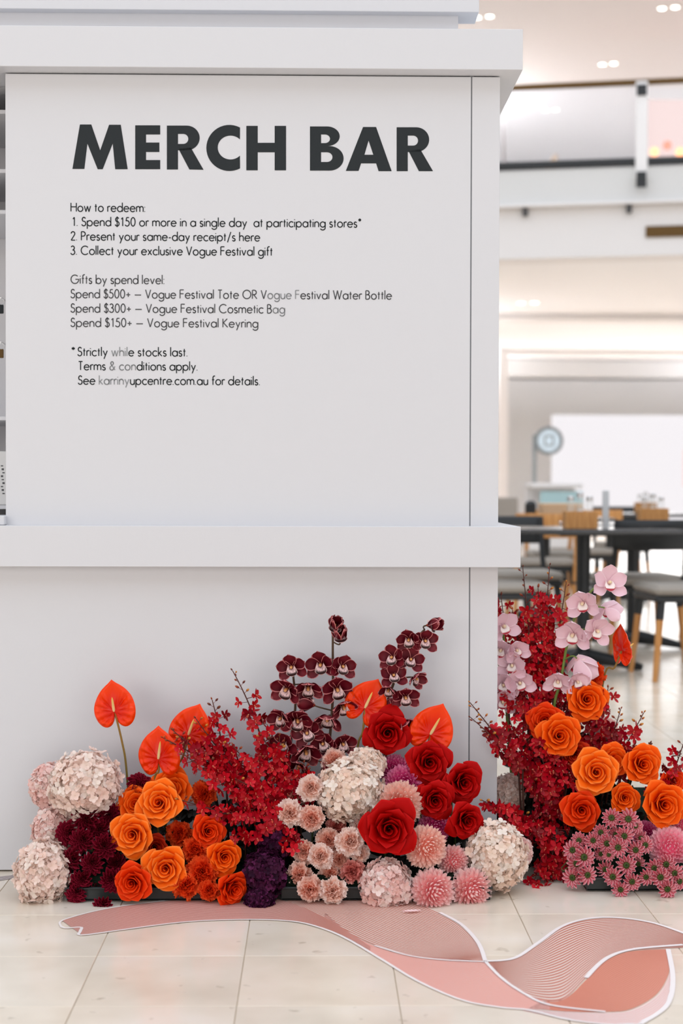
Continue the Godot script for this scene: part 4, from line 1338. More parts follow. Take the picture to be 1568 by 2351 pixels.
func orchid_pieces(kind: String) -> Array:   # sepal, petal, lip, column; two variants of the first two
	var c: Array = ORCHIDS[kind].map(func(q): return col(q[0], q[1], q[2]))
	var dark := kind == "dark"
	var out := []
	var stops := [-1.0, -0.90, -0.84, -0.3, 0.3, 0.84, 0.90, 1.0]
	for v in 4:
		var wide: float = [0.40, 0.37, 0.32, 0.35][v] * (1.0 if dark else 0.98)
		var hood: float = [0.34, 0.22, 0.16, 0.28][v]
		var b := MB.new()
		b.grid(7, 9, func(u: float, w: float) -> Array:
			var x: float = stops[int(round(u * 7))]
			var half := wide * (0.28 + 0.78 * sin(pow(w, 0.9) * PI * 0.72)) * (1.0 - 0.93 * pow(w, 7.0))
			var z := hood * w * w + 0.5 * wide * x * x * (0.3 + 0.5 * w) - 0.06 * w
			var flush: Color = c[0].lerp(c[1], 1.0 - w)
			if dark:
				flush = flush.lerp(col(150, 46, 60), 0.55 * smoothstep(0.25, 0.7, w) * (1.0 - absf(x)) * (1.0 if v % 2 == 0 else 0.35))
			var m := 1.0 if absf(x) > 0.88 or w > 0.99 else 0.0
			return [Vector3(x * half, 0.08 + w * 0.92, z), flush.lerp(c[2], m * (0.9 if dark else 0.6))])
		out.append(b.mesh(M.orchid))
	var b := MB.new()
	var r := RandomNumberGenerator.new()
	r.seed = 3
	b.grid(14, 12, func(u: float, w: float) -> Array:
		var x := u * 2.0 - 1.0
		var flare := smoothstep(0.35, 0.75, w)
		var half := lerpf(0.22, 0.42, flare) * (1.0 - 0.85 * pow(w, 9.0))
		var rise := lerpf(0.30, 0.03, flare) * x * x
		var y := -0.03 - 0.14 * w - 0.42 * pow(w, 2.4) + rise
		var z := 0.06 + 0.44 * sin(w * PI * 0.6) - 0.04 * pow(w, 4.0) + 0.04 * absf(x) * (1.0 - flare)
		var speck := r.randf()
		var inside: Color = c[3].lerp(c[4], 0.75 if dark and speck > 0.72 else 0.0)
		var band := smoothstep(0.5, 0.62, maxf(absf(x) * (0.45 + 0.4 * flare), w * 1.05 - 0.2)) * flare
		if not dark:
			band = smoothstep(0.78, 0.84, maxf(absf(x) * (0.5 + 0.5 * flare), w)) * flare * (1.0 - smoothstep(0.93, 0.99, maxf(absf(x), w)) * 0.5)
		var shade: Color = inside.lerp(c[4], band)
		if dark and (absf(x) > 0.99 or w > 0.99):
			shade = col(238, 196, 190)
		return [Vector3(x * half, y, z), shade])
	out.append(b.mesh(M.orchid))
	b = MB.new()
	b.tube([Vector3(0, -0.02, 0.0), Vector3(0, 0.06, 0.16), Vector3(0, 0.07, 0.30), Vector3(0, 0.03, 0.40), Vector3(0, 0.0, 0.43)], [0.09, 0.075, 0.085, 0.08, 0.03], 10, c[5], c[6])
	out.append(b.mesh(M.orchid))
	return out


func orchid_stem(label: String, kind: String, axis: Array, z: float, group: String, flowers: Array) -> void:
	# axis: px, py from the foot to the tip; flowers: px, py, width in px, facing x, y, z, roll in degrees, closedness
	var pts := []
	for k in range(0, axis.size(), 2):
		pts.append(at(axis[k], axis[k + 1], z - 0.015))
	var foot := rooted(pts[0], 0.02)
	pts.push_front(foot)
	var t := thing("large_orchid", label, "orchid", group, Transform3D(Basis(), foot))
	var line := curve(pts, 26).map(func(p): return p - foot)
	var c: Array = ORCHIDS[kind][7]
	var b := MB.new()
	b.tube(line, range(line.size()).map(func(i): return lerpf(0.0042, 0.0026, i / 26.0)), 8, col(c[0], c[1], c[2]), col(c[0], c[1], c[2]))
	part(t, "stalk", b.mesh(M.stem))
	var m := pooled("orchid " + kind, orchid_pieces.bind(kind))
	for f: Array in flowers:
		var dir := Vector3(f[3], f[4], f[5]).normalized()
		var s := metres(f[2] * 0.61 * (1.0 + 0.35 * f[7]), z)
		dir = (dir + Vector3(rng.randf_range(-0.3, 0.3), rng.randf_range(-0.25, 0.15), 0)).normalized()
		var o := at(f[0], f[1], z + 0.01) - foot
		var h := hub(t, "flower", Transform3D(face_z(dir, deg_to_rad(f[6] + rng.randf_range(-12, 12))).scaled(Vector3(s, s, s)), o))
		var shut: float = f[7]
		for k in 3:       # sepals above and to the sides, then the two petals
			part(h, "sepal", m[[0, 2, 2][k]], Transform3D(Basis(Vector3.BACK, deg_to_rad([0, 122, -122][k])) * Basis(Vector3.RIGHT, lerpf([0.25, 0.0, 0.0][k], 1.15, shut) + rng.randf_range(-0.1, 0.1)), Vector3(0, 0, -0.03)))
		for k in 2:
			part(h, "petal", m[[1, 3][k]], Transform3D(Basis(Vector3.BACK, deg_to_rad([66, -66][k] + rng.randf_range(-7, 7))) * Basis(Vector3.RIGHT, lerpf(0.22, 1.2, shut) + rng.randf_range(-0.15, 0.15)), Vector3(0, 0, 0.0)))
		var ls := 0.86 if kind == "dark" else 0.72
		part(h, "lip", m[4], Transform3D(Basis().scaled(Vector3(ls, ls, ls)), Vector3.ZERO))
		part(h, "column", m[5])
		# the flower's own stalk
		var best: Vector3 = line[0]
		for p: Vector3 in line:
			if p.y < o.y + 0.005 and p.distance_to(o) < best.distance_to(o):
				best = p
		b = MB.new()
		var back := o - dir * 0.35 * s
		var q := []
		for k in 7:
			var w := k / 6.0
			q.append(best * (1 - w) * (1 - w) + back * 2 * w * (1 - w) + (o - dir * 0.02 * s) * w * w)
		b.tube(q, range(7).map(func(_i): return 0.0019), 6, col(c[0], c[1], c[2]), col(c[0], c[1], c[2]))
		part(t, "pedicel", b.mesh(M.stem))


# ---- sprays of small red orchids
func small_orchids(v: int) -> Array:
	var out := []
	var r := RandomNumberGenerator.new()
	r.seed = 400 + v
	for k in 5:
		var c: Color = [[col(196, 10, 30), col(214, 24, 44), col(176, 8, 24), col(204, 16, 30), col(186, 8, 34)], [col(146, 6, 24), col(160, 10, 34), col(128, 4, 20), col(172, 12, 26), col(138, 6, 28)]][v][k]
		var b := MB.new()
		for n in 5:
			var wide: float = [0.24, 0.32, 0.26, 0.26, 0.32][n]
			var long: float = [0.9, 0.95, 0.9, 0.9, 0.95][n] * r.randf_range(0.9, 1.1)
			var o := MB.new()
			o.grid(4, 4, func(u: float, w: float) -> Array:
				var x := u * 2.0 - 1.0
				var half := wide * (0.25 + 0.8 * sin(pow(w, 1.1) * PI * 0.74)) * (1.0 - 0.8 * pow(w, 6.0))
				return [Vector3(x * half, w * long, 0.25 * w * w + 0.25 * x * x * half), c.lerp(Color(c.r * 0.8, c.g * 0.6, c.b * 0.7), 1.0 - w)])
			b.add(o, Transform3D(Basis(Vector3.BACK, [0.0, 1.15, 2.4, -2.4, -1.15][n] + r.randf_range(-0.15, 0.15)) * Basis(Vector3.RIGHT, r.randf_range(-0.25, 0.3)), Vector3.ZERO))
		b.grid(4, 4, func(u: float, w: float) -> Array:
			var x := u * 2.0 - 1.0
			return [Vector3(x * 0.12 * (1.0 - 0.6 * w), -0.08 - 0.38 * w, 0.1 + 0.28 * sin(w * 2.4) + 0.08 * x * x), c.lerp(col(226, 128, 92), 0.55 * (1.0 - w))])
		b.tube([Vector3(0, 0.0, 0.02), Vector3(0, 0.04, 0.2), Vector3(0, 0.0, 0.26)], [0.06, 0.07, 0.03], 6, c, col(242, 190, 150))
		out.append(b.mesh(M.orchid))
	for tone: Array in [[col(120, 36, 30), col(160, 84, 50)], [col(150, 60, 34), col(206, 140, 60)], [col(84, 30, 28), col(122, 66, 46)]]:
		var b := MB.new()
		b.lathe([[0.03, -0.05], [0.18, 0.12], [0.25, 0.38], [0.2, 0.66], [0.07, 0.85], [0.002, 0.9]], 8, [tone[0], tone[0], tone[0].lerp(tone[1], 0.4), tone[1], tone[1], tone[1]])
		out.append(b.mesh(M.orchid))
	return out


func spray(a: Array) -> void:   # foot px, py, z, tip px, py, z, sideways bend px, flowers, buds, dark share, label
	var p0 := at(a[0], a[1], a[2])
	var p2 := at(a[3], a[4], a[5])
	var p1 := at((a[0] + a[3]) / 2.0 + a[6], (a[1] + a[4]) / 2.0, (a[2] + a[5]) / 2.0)
	var foot := rooted(p0, 0.03)
	if foot.y > p0.y - 0.01:
		foot = p0 + Vector3(0, -0.005, -0.02)
	var t := thing("orchid_spray", a[10], "orchid spray", "sprays of small red orchids", Transform3D(Basis(), foot))
	var line := []
	for k in 21:
		var s := k / 20.0
		line.append(p0 * (1 - s) * (1 - s) + p1 * 2 * s * (1 - s) + p2 * s * s - foot)
	line.push_front(Vector3.ZERO)
	var c := col(74, 44, 38)
	var b := MB.new()
	b.tube(line, range(22).map(func(i): return lerpf(0.0026, 0.0011, i / 21.0)), 6, c, col(92, 50, 40))
	part(t, "stalk", b.mesh(M.stem))
	var n: int = int(a[7] * 1.3)
	var buds: int = a[8]
	var pos := func(s: float) -> Vector3:
		var x := clampf(s, 0.0, 1.0) * 20.0 + 1.0
		return line[int(x)].lerp(line[mini(int(x) + 1, 21)], x - int(x))
	var top := 1.0 - 0.042 * buds if buds > 0 else 1.0
	var fx := func(called: String, m: Mesh, root: Vector3, o: Vector3, basis: Basis) -> void:
		var h := part(t, called, m, Transform3D(basis, o))
		var st := MB.new()
		var inv := h.transform.affine_inverse()
		st.tube([inv * root, inv * (root.lerp(o, 0.5) + Vector3(0, -0.001, 0)), Vector3.ZERO], [0.05, 0.045, 0.045], 4, c, col(150, 24, 36), false)
		part(h, "pedicel", st.mesh(M.stem))
	var bright: Array = pooled("small orchid 0", small_orchids.bind(0))
	var dim: Array = pooled("small orchid 1", small_orchids.bind(1))
	for k in n:
		var s := (k + 0.5) / n * top
		var root: Vector3 = pos.call(s)
		var f := k * 2.4 + rng.randf_range(-0.4, 0.4)
		var side := Vector3(cos(f), rng.randf_range(-0.35, 0.5), sin(f) * 0.9 + 0.25).normalized()
		var size := metres(17.5, a[2]) * rng.randf_range(0.85, 1.15) * (1.0 if s < 0.75 else 0.85)
		var o := root + side * rng.randf_range(0.012, 0.026)
		var m: Array = dim if rng.randf() < a[9] else bright
		fx.call("flower", m[rng.randi() % 5], root, o, face_z(side + Vector3(0, 0, 0.55) + Vector3(rng.randf_range(-0.4, 0.4), rng.randf_range(-0.4, 0.4), 0), rng.randf_range(-0.6, 0.6)).scaled(Vector3(size, size, size)))
	for k in buds:
		var s := lerpf(top, 1.0, float(k + 1) / buds)
		var root: Vector3 = pos.call(s)
		var f := k * 2.6 + 0.5
		var along: Vector3 = (pos.call(1.0) - pos.call(0.9)).normalized()
		var side := (Vector3(cos(f), 0.2, sin(f)) + along * (0.5 if k < buds - 1 else 3.0)).normalized()
		var size := lerpf(0.013, 0.007, float(k) / maxi(buds, 1)) * rng.randf_range(0.9, 1.1)
		fx.call("bud", bright[5 + rng.randi() % 3], root, root + side * (0.009 if k < buds - 1 else 0.001), face_y(side).scaled(Vector3(size, size, size)))


# ---- trays, foam, leaves
func build_beds() -> void:
	for a: Array in [[-0.335, 0.49, 0.185, 0.19, 0.03, "long dark plastic flower tray under the burgundy and orange flowers"], [0.165, 0.49, 0.185, 0.19, 0.03, "long dark plastic flower tray under the pale carnations"], [0.79, 0.28, 0.095, 0.21, 0.03, "dark plastic flower tray under the pink button daisies"], [0.74, 0.50, -0.24, 0.40, 0.10, "deep dark plastic flower tray behind, under the tall red sprays"]]:
		var t := thing("flower_tray", a[5], "tray", "", Transform3D(Basis(), Vector3(a[0], 0.0022, a[2])))
		var w: float = a[1]
		var d: float = a[3]
		var h: float = a[4]
		part(t, "bottom", boxm(Vector3(0, 0.003, 0), Vector3(w, 0.006, d), M.tray_plastic, 0.002))
		for s: float in [-1.0, 1.0]:
			part(t, "side", boxm(Vector3(0, h / 2, s * (d / 2 - 0.002)), Vector3(w, h, 0.004), M.tray_plastic, 0.001))
			part(t, "side", boxm(Vector3(s * (w / 2 - 0.002), h / 2, 0), Vector3(0.004, h, d - 0.008), M.tray_plastic, 0.001))
			part(t, "rim", boxm(Vector3(0, h, s * (d / 2 + 0.002)), Vector3(w + 0.01, 0.005, 0.01), M.tray_plastic, 0.001))
		part(t, "foam", boxm(Vector3(0, h * 0.5 + 0.015, 0), Vector3(w - 0.012, h + 0.02, d - 0.012), M.foam, 0.008))
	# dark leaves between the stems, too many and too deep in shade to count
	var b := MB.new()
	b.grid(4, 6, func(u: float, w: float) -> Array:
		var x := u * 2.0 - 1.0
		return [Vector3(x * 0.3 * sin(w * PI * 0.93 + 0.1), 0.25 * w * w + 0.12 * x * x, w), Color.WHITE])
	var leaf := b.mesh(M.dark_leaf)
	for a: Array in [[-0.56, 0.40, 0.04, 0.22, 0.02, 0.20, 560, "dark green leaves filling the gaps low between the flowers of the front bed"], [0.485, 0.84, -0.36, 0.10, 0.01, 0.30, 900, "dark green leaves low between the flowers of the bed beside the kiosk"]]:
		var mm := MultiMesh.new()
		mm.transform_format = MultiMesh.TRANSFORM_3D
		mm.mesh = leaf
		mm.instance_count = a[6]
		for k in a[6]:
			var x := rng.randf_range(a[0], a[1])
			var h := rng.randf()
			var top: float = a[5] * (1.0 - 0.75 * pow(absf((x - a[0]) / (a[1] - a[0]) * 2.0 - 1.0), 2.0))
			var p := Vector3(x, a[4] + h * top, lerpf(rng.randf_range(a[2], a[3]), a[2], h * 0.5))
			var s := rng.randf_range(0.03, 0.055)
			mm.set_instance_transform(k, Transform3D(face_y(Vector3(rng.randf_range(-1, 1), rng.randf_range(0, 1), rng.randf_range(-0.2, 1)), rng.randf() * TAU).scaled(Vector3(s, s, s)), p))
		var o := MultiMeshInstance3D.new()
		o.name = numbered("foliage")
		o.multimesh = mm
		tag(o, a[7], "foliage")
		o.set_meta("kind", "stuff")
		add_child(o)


# ------------------------------------------------------------------ the flowers where they stand
func plant() -> void:
	build_beds()
	for a: Array in [
		[394, 1810, 0.15, 98, 0.05, 0.35, "orange", "orange rose behind the others at the top of the orange group"],
		[313, 1848, 0.18, 92, -0.15, 0.25, "orange", "orange rose just below the burgundy chrysanthemum that touches the big pale hydrangea"],
		[365, 1843, 0.22, 104, -0.05, 0.25, "amber", "bright orange rose overlapping the topmost orange one"],
		[304, 1916, 0.25, 102, -0.05, 0.12, "amber", "bright orange rose in the middle of the group, beside the burgundy chrysanthemums"],
		[380, 1994, 0.29, 104, 0.02, 0.12, "amber", "large bright orange rose lowest in the middle, opened flat towards the camera"],
		[303, 2027, 0.31, 88, -0.1, 0.05, "vermilion", "deep orange rose at the bottom corner, hanging over the tray's edge"],
		[354, 1946, 0.19, 66, 0.1, 0.1, "ember", "small dark red-orange rose sunk between three bright orange ones"],
		[478, 1909, 0.23, 78, 0.3, 0.2, "vermilion", "orange rose half covered by small red orchids, right of the bright ones"],
		[515, 1968, 0.27, 82, 0.25, 0.05, "orange", "orange rose next to the plum hydrangea, turned to the side"],
		[535, 2040, 0.31, 84, 0.7, -0.15, "vermilion", "orange rose at the tray's edge below the plum hydrangea's side, seen from the side"],
		[890, 1683, 0.12, 112, -0.02, 0.05, "red", "red rose standing highest, right under the anthurium beside the dark orchids"],
		[985, 1750, 0.15, 108, 0.1, 0.1, "red", "red rose touching the rightmost anthurium of the front bed"],
		[1064, 1797, 0.15, 104, 0.3, 0.05, "red", "red rose standing before the corner post's joint"],
		[998, 1838, 0.2, 98, 0.1, -0.05, "red", "red rose with a paler heart, in the middle of the right cluster"],
		[1072, 1884, 0.21, 92, 0.35, -0.05, "red", "dark red rose touching the pale hydrangea at the kiosk's corner"],
		[893, 1903, 0.31, 136, 0.0, 0.08, "red", "largest red rose, low in front between the pale hydrangeas"],
		[1347, 1606, -0.08, 96, 0.0, 0.2, "orange", "orange rose highest in the bed beside the kiosk, under the pink orchids"],
		[1250, 1655, -0.06, 84, -0.2, 0.2, "vermilion", "red-orange rose half behind the orange one that leans over red orchids"],
		[1284, 1690, -0.01, 100, -0.05, 0.2, "orange", "orange rose leaning over the red orchids beside the corner post"],
		[1318, 1732, -0.03, 70, 0.05, -0.1, "ember", "dark red-orange rose hanging below the leaning orange one"],
		[1369, 1773, 0.07, 108, -0.1, 0.2, "amber", "bright orange rose with a yellowish rim, upper left of the lower orange cluster"],
		[1408, 1748, 0.0, 80, 0.1, 0.3, "orange", "orange rose peeping out behind the brightest one of the bed beside the kiosk"],
		[1475, 1756, 0.03, 94, 0.15, 0.2, "orange", "orange rose beside the outermost red spray"],
		[1524, 1848, 0.1, 106, 0.1, 0.15, "orange", "large orange rose next to the pink chrysanthemum at the frame's edge"],
		[1335, 1860, 0.08, 92, -0.1, 0.1, "vermilion", "deep orange rose nearest the dark gap, above the button daisies"],
		[1434, 1832, 0.06, 70, 0.0, 0.15, "orange", "small orange rose wedged between three larger ones, right above the daisies"],
		[1548, 1792, 0.02, 60, 0.3, 0.2, "vermilion", "orange rose almost hidden behind the large one at the frame's edge"],
	]:
		rose(a)
	for a: Array in [
		[767, 1745, 0.13, 58, 0.0, 0.4, "peach", "peach carnation at the back, against the dark orchids"],
		[713, 1809, 0.23, 60, -0.1, 0.2, "blush", "pale carnation touching the large hydrangea's side"],
		[676, 1828, 0.16, 56, -0.2, 0.2, "peach", "peach carnation peeping out behind the outermost pale one"],
		[664, 1868, 0.24, 64, -0.25, 0.1, "blush", "pale carnation furthest to the side, against the red orchids"],
		[714, 1880, 0.25, 62, -0.05, 0.05, "peach", "carnation with a coral heart below the large hydrangea's side"],
		[772, 1897, 0.2, 48, 0.0, 0.1, "coral", "dark coral carnation in the shade below the large hydrangea"],
		[753, 1929, 0.24, 58, 0.0, 0.2, "peach", "peach carnation in the centre of the group, left of the palest one"],
		[804, 1933, 0.28, 68, 0.05, 0.1, "blush", "wide pale carnation beside the largest red rose"],
		[697, 1956, 0.25, 56, -0.3, 0.0, "peach", "peach carnation beside the plum hydrangea's upper half"],
		[735, 1966, 0.29, 60, -0.05, 0.05, "blush", "round carnation with a peach heart in front, in the middle of the group"],
		[780, 1974, 0.25, 50, 0.1, 0.0, "peach", "peach carnation in the shade under the wide pale one"],
		[828, 1960, 0.26, 44, 0.2, 0.0, "blush", "small carnation half under the largest red rose"],
		[687, 2011, 0.27, 62, -0.15, -0.05, "peach", "peach carnation low beside the plum hydrangea"],
		[759, 2008, 0.26, 54, 0.0, 0.0, "peach", "coral-hearted carnation right above the two lowest ones"],
		[810, 2003, 0.27, 62, 0.1, -0.05, "coral", "dark coral carnation next to the lower hydrangea"],
		[712, 2044, 0.30, 60, -0.05, -0.1, "peach", "lowest carnation but one, with a peach heart"],
		[765, 2048, 0.31, 64, 0.05, -0.12, "blush", "lowest carnation, pale, above the printed ribbon"],
		[465, 2003, 0.28, 74, 0.05, 0.1, "scarlet", "large orange-red carnation right of the flat open rose"],
		[447, 1951, 0.24, 64, -0.05, 0.2, "scarlet", "orange-red carnation above the largest one of its colour"],
		[426, 2035, 0.29, 66, 0.0, -0.1, "scarlet", "orange-red carnation low at the tray's edge"],
		[468, 1822, 0.14, 62, 0.1, 0.4, "scarlet", "red carnation behind the orange roses, under the red sprays"],
		[480, 2046, 0.30, 50, 0.1, -0.1, "scarlet", "small dark orange-red carnation at the tray's edge"],
		[412, 1915, 0.17, 60, 0.1, 0.1, "scarlet", "red carnation deep in the gap between the orange roses"],
		[1362, 1548, -0.14, 62, 0.1, 0.3, "scarlet", "red carnation behind the highest orange rose of the bed beside the kiosk"],
	]:
		carnation(a)
	for a: Array in [
		[196, 1800, 0.17, 90, 84, "blush", 250, "largest pale pink hydrangea, beside the tall anthurium's stem"],
		[112, 1806, 0.08, 44, 56, "rosy", 150, "small rosy hydrangea half behind the largest one at the bed's end"],
		[125, 1908, 0.13, 55, 62, "rosy", 170, "rosy hydrangea between the largest one and the one on the floor"],
		[99, 2006, 0.25, 68, 84, "blush", 230, "pale pink hydrangea resting on the floor at the bed's end"],
		[804, 1815, 0.19, 84, 76, "cream", 250, "creamy hydrangea above the largest red rose, middle of the front bed"],
		[840, 1752, 0.14, 46, 34, "cream", 110, "white hydrangea head peeping over the creamy one, next to the highest red rose"],
		[886, 2034, 0.28, 64, 64, "rosy", 200, "rosy hydrangea below the largest red rose, at the printed ribbon"],
		[845, 1890, 0.19, 40, 36, "rosy", 110, "rosy hydrangea showing between the creamy one and the largest red rose"],
		[1140, 1964, 0.20, 74, 86, "cream", 240, "creamy hydrangea at the kiosk's corner, by itself on the right"],
		[1168, 1822, -0.10, 40, 46, "blush", 120, "pale hydrangea in the shade right behind the corner post"],
		[1195, 1955, 0.12, 24, 30, "rosy", 80, "small rosy hydrangea tucked behind the creamy one at the corner"],
		[1383, 1690, -0.16, 34, 44, "rosy", 90, "rosy hydrangea behind the red sprays of the bed beside the kiosk"],
		[632, 1925, 0.2, 46, 52, "plum", 190, "upper plum hydrangea under the red sprays"],
		[608, 2008, 0.27, 54, 60, "plum", 230, "lower plum hydrangea, nearest the printed ribbon"],
		[596, 2068, 0.31, 36, 30, "plum", 110, "plum hydrangea tuft drooping onto the printed ribbon"],
	]:
		hydrangea(a)
	for a: Array in [
		[917, 1845, 0.21, 104, 0.25, 0.05, "peach", "peach chrysanthemum behind the largest red rose"],
		[976, 1944, 0.27, 96, 0.35, 0.0, "peach", "peach chrysanthemum right of the largest red rose"],
		[993, 2044, 0.30, 100, 0.45, -0.05, "pink", "pink chrysanthemum low beside the rosy hydrangea"],
		[1079, 2042, 0.27, 98, 0.4, -0.1, "pink", "pink chrysanthemum lowest on the right, on the bare tiles"],
		[1039, 1977, 0.22, 72, 0.25, 0.0, "pink", "small pink chrysanthemum behind the two lowest ones"],
		[905, 1768, 0.09, 70, 0.0, 0.3, "magenta", "light magenta chrysanthemum between the two highest red roses"],
		[925, 1800, 0.14, 84, 0.1, 0.1, "magenta", "magenta chrysanthemum in the shade of the red roses"],
		[998, 1898, 0.17, 76, 0.2, 0.0, "magenta", "magenta chrysanthemum showing under the red rose with a paler heart"],
		[1538, 1948, 0.12, 100, -0.1, 0.3, "candy", "candy pink chrysanthemum above the daisies at the frame's edge"],
		[1570, 1893, 0.06, 70, -0.1, 0.2, "candy", "candy pink chrysanthemum cut by the frame, upper of the two"],
		[1574, 2020, 0.13, 76, 0.0, 0.1, "magenta", "magenta chrysanthemum cut by the frame's edge, lowest there"],
		[1482, 1918, 0.03, 66, 0.0, 0.2, "magenta", "magenta chrysanthemum in the shade behind the daisies"],
	]:
		mum(a)
	for a: Array in [
		[318, 1803, 0.15, 54, 0.2, 0.7, "burgundy chrysanthemum alone above the orange roses, by the anthurium stem"],
		[198, 1880, 0.20, 60, 0.0, 0.4, "burgundy chrysanthemum right under the largest hydrangea"],
		[156, 1912, 0.21, 54, -0.4, 0.2, "burgundy chrysanthemum against the rosy hydrangea, upper outermost"],
		[190, 1928, 0.23, 54, -0.05, 0.15, "burgundy chrysanthemum in the middle of the upper row"],
		[240, 1942, 0.25, 54, 0.1, 0.1, "burgundy chrysanthemum with golden tips beside the middle orange rose"],
		[165, 1973, 0.24, 54, -0.3, 0.05, "burgundy chrysanthemum against the hydrangea that rests on the floor"],
		[212, 1981, 0.26, 50, 0.0, 0.05, "burgundy chrysanthemum in the centre of the lower half"],
		[188, 2020, 0.27, 54, -0.15, -0.1, "burgundy chrysanthemum low beside the hydrangea on the floor"],
		[256, 2019, 0.29, 54, 0.15, 0.0, "burgundy chrysanthemum with golden tips beside the lowest orange rose"],
		[250, 1870, 0.18, 50, 0.1, 0.3, "burgundy chrysanthemum in the shade next to the upper orange rose"],
		[176, 2050, 0.28, 46, -0.2, -0.3, "burgundy chrysanthemum hanging lowest by the tray's end"],
		[238, 2077, 0.31, 44, 0.0, -0.2, "small burgundy chrysanthemum drooping onto the floor before the tray"],
		[268, 1982, 0.22, 46, 0.2, 0.1, "burgundy chrysanthemum half behind the orange roses, lower middle"],
		[228, 1903, 0.2, 48, 0.0, 0.2, "burgundy chrysanthemum deep in the middle of the group"],
		[222, 2042, 0.26, 44, 0.0, -0.3, "burgundy chrysanthemum just above the tray's rim"],
	]:
		dark_mum(a)
	for a: Array in [
		[1404, 1878, 0.16, 44, -0.2, 0.3, "button daisy highest on the left of its bunch"], [1441, 1881, 0.17, 48, 0.1, 0.3, "button daisy highest in its bunch, under the small orange rose"],
		[1457, 1896, 0.17, 38, 0.3, 0.2, "button daisy half covered by the highest one"], [1379, 1911, 0.16, 38, -0.2, 0.2, "button daisy right under the deep orange rose"],
		[1413, 1916, 0.16, 36, 0.0, 0.2, "dark button daisy below the upper pair"], [1432, 1919, 0.19, 44, 0.1, 0.1, "pale button daisy in the middle of the upper half"],
		[1362, 1929, 0.17, 38, -0.3, 0.1, "button daisy at the upper outer edge, near the dark gap"], [1393, 1936, 0.18, 42, -0.1, 0.1, "button daisy left of the middle, third row from above"],
		[1418, 1945, 0.20, 44, 0.0, 0.05, "button daisy in the very middle of the bunch"], [1458, 1951, 0.19, 42, 0.1, 0.1, "button daisy in the third row, towards the pink chrysanthemum"],
		[1480, 1940, 0.18, 40, 0.3, 0.2, "button daisy in the shade of the pink chrysanthemum"], [1379, 1960, 0.17, 32, -0.1, 0.0, "small dark button daisy deep in the bunch"],
		[1397, 1962, 0.20, 30, 0.0, 0.0, "smallest button daisy, in the middle"], [1339, 1968, 0.19, 50, 0.2, 0.2, "pale button daisy second from the outer edge"],
		[1389, 1995, 0.19, 40, 0.0, 0.0, "button daisy below the smallest one"], [1437, 1986, 0.21, 46, 0.0, 0.1, "button daisy right of the middle, before the dark one"],
		[1464, 1983, 0.18, 36, 0.1, 0.0, "dark button daisy beside the lower middle one"], [1406, 2012, 0.22, 44, -0.05, 0.0, "button daisy in the lower row, left of the lowest pair"],
		[1450, 2023, 0.23, 42, 0.05, -0.05, "button daisy above the tray's edge, seen face on"], [1482, 2013, 0.23, 38, 0.1, 0.0, "button daisy lower right of the middle, face on"],
		[1347, 2008, 0.21, 44, 0.25, 0.0, "button daisy at the lower outer edge, turned sideways"], [1316, 2014, 0.19, 46, -0.6, 0.0, "button daisy seen from the side at the lower outer edge"],
		[1316, 1952, 0.17, 44, -0.6, 0.3, "button daisy seen from the side at the upper outer edge"], [1325, 1982, 0.18, 46, -0.5, 0.1, "button daisy seen from the side between two others at the outer edge"],
		[1424, 2041, 0.24, 40, -0.05, -0.15, "lowest button daisy, before the dark tray"], [1501, 1993, 0.22, 42, 0.0, 0.1, "button daisy right below the candy pink chrysanthemum"],
		[1528, 1984, 0.22, 44, 0.1, 0.1, "button daisy overlapping the candy pink chrysanthemum"], [1515, 2013, 0.24, 46, 0.05, 0.0, "button daisy with a wide dark eye near the frame's edge"],
		[1547, 2004, 0.23, 44, 0.2, 0.0, "button daisy close to the frame's edge, upper"], [1531, 2040, 0.25, 44, 0.05, -0.1, "lowest button daisy near the frame's edge"],
		[1558, 2022, 0.23, 42, 0.3, -0.1, "button daisy cut off nearest the frame's edge"], [1330, 1930, 0.15, 38, -0.4, 0.4, "dark button daisy behind the upper outer edge"],
		[1470, 1925, 0.13, 36, 0.2, 0.3, "dark button daisy behind the third row"],
	]:
		daisy(a)
	for a: Array in [
		[262, 1633, 254, 1562, 0.13, -0.12, 0.10, 257, 1601, 291, 1775, "tallest red anthurium standing alone on its stem above the largest hydrangea"],
		[364, 1742, 361, 1668, 0.15, -0.25, 0.08, 368, 1702, 356, 1800, "red anthurium right above the orange roses, lower of the two there"],
		[433, 1687, 457, 1617, 0.11, -0.15, 0.18, 445, 1651, 398, 1790, "red anthurium half covered by the red sprays"],
		[838, 1625, 868, 1560, 0.10, -0.05, 0.12, 855, 1589, 820, 1735, "bright red anthurium between the dark orchids and the highest red rose"],
		[988, 1686, 1018, 1617, 0.11, 0.05, 0.12, 1010, 1648, 970, 1740, "red anthurium beside the corner post's joint"],
		[1430, 1494, 1430, 1432, -0.14, 0.86, 0.12, 1455, 1477, 1384, 1572, "red anthurium seen from the side before the cafe chairs", -0.28],
	]:
		anthurium(a)
	orchid_stem("dark red orchid stem standing furthest left of three, behind the red sprays", "dark", [664, 1790, 668, 1700, 678, 1620, 672, 1540], 0.09, "dark red orchid stems", [
		[671, 1532, 62, -0.15, 0.2, 1, 8, 0.1], [661, 1582, 66, -0.2, -0.25, 1, -4, 0.25], [708, 1577, 62, 0.15, -0.3, 1, -12, 0.2], [649, 1648, 60, -0.4, 0.0, 1, 10, 0.2], [681, 1653, 68, -0.05, -0.3, 1, -6, 0.25],
		[706, 1684, 66, 0.2, 0.1, 1, 24, 0.05], [655, 1712, 62, -0.3, 0.1, 1, 14, 0.15], [699, 1722, 68, 0.05, -0.35, 1, -8, 0.25], [738, 1750, 56, 0.55, -0.2, 0.7, -20, 0.75], [688, 1760, 52, -0.1, -0.3, 1, 0, 0.3]])
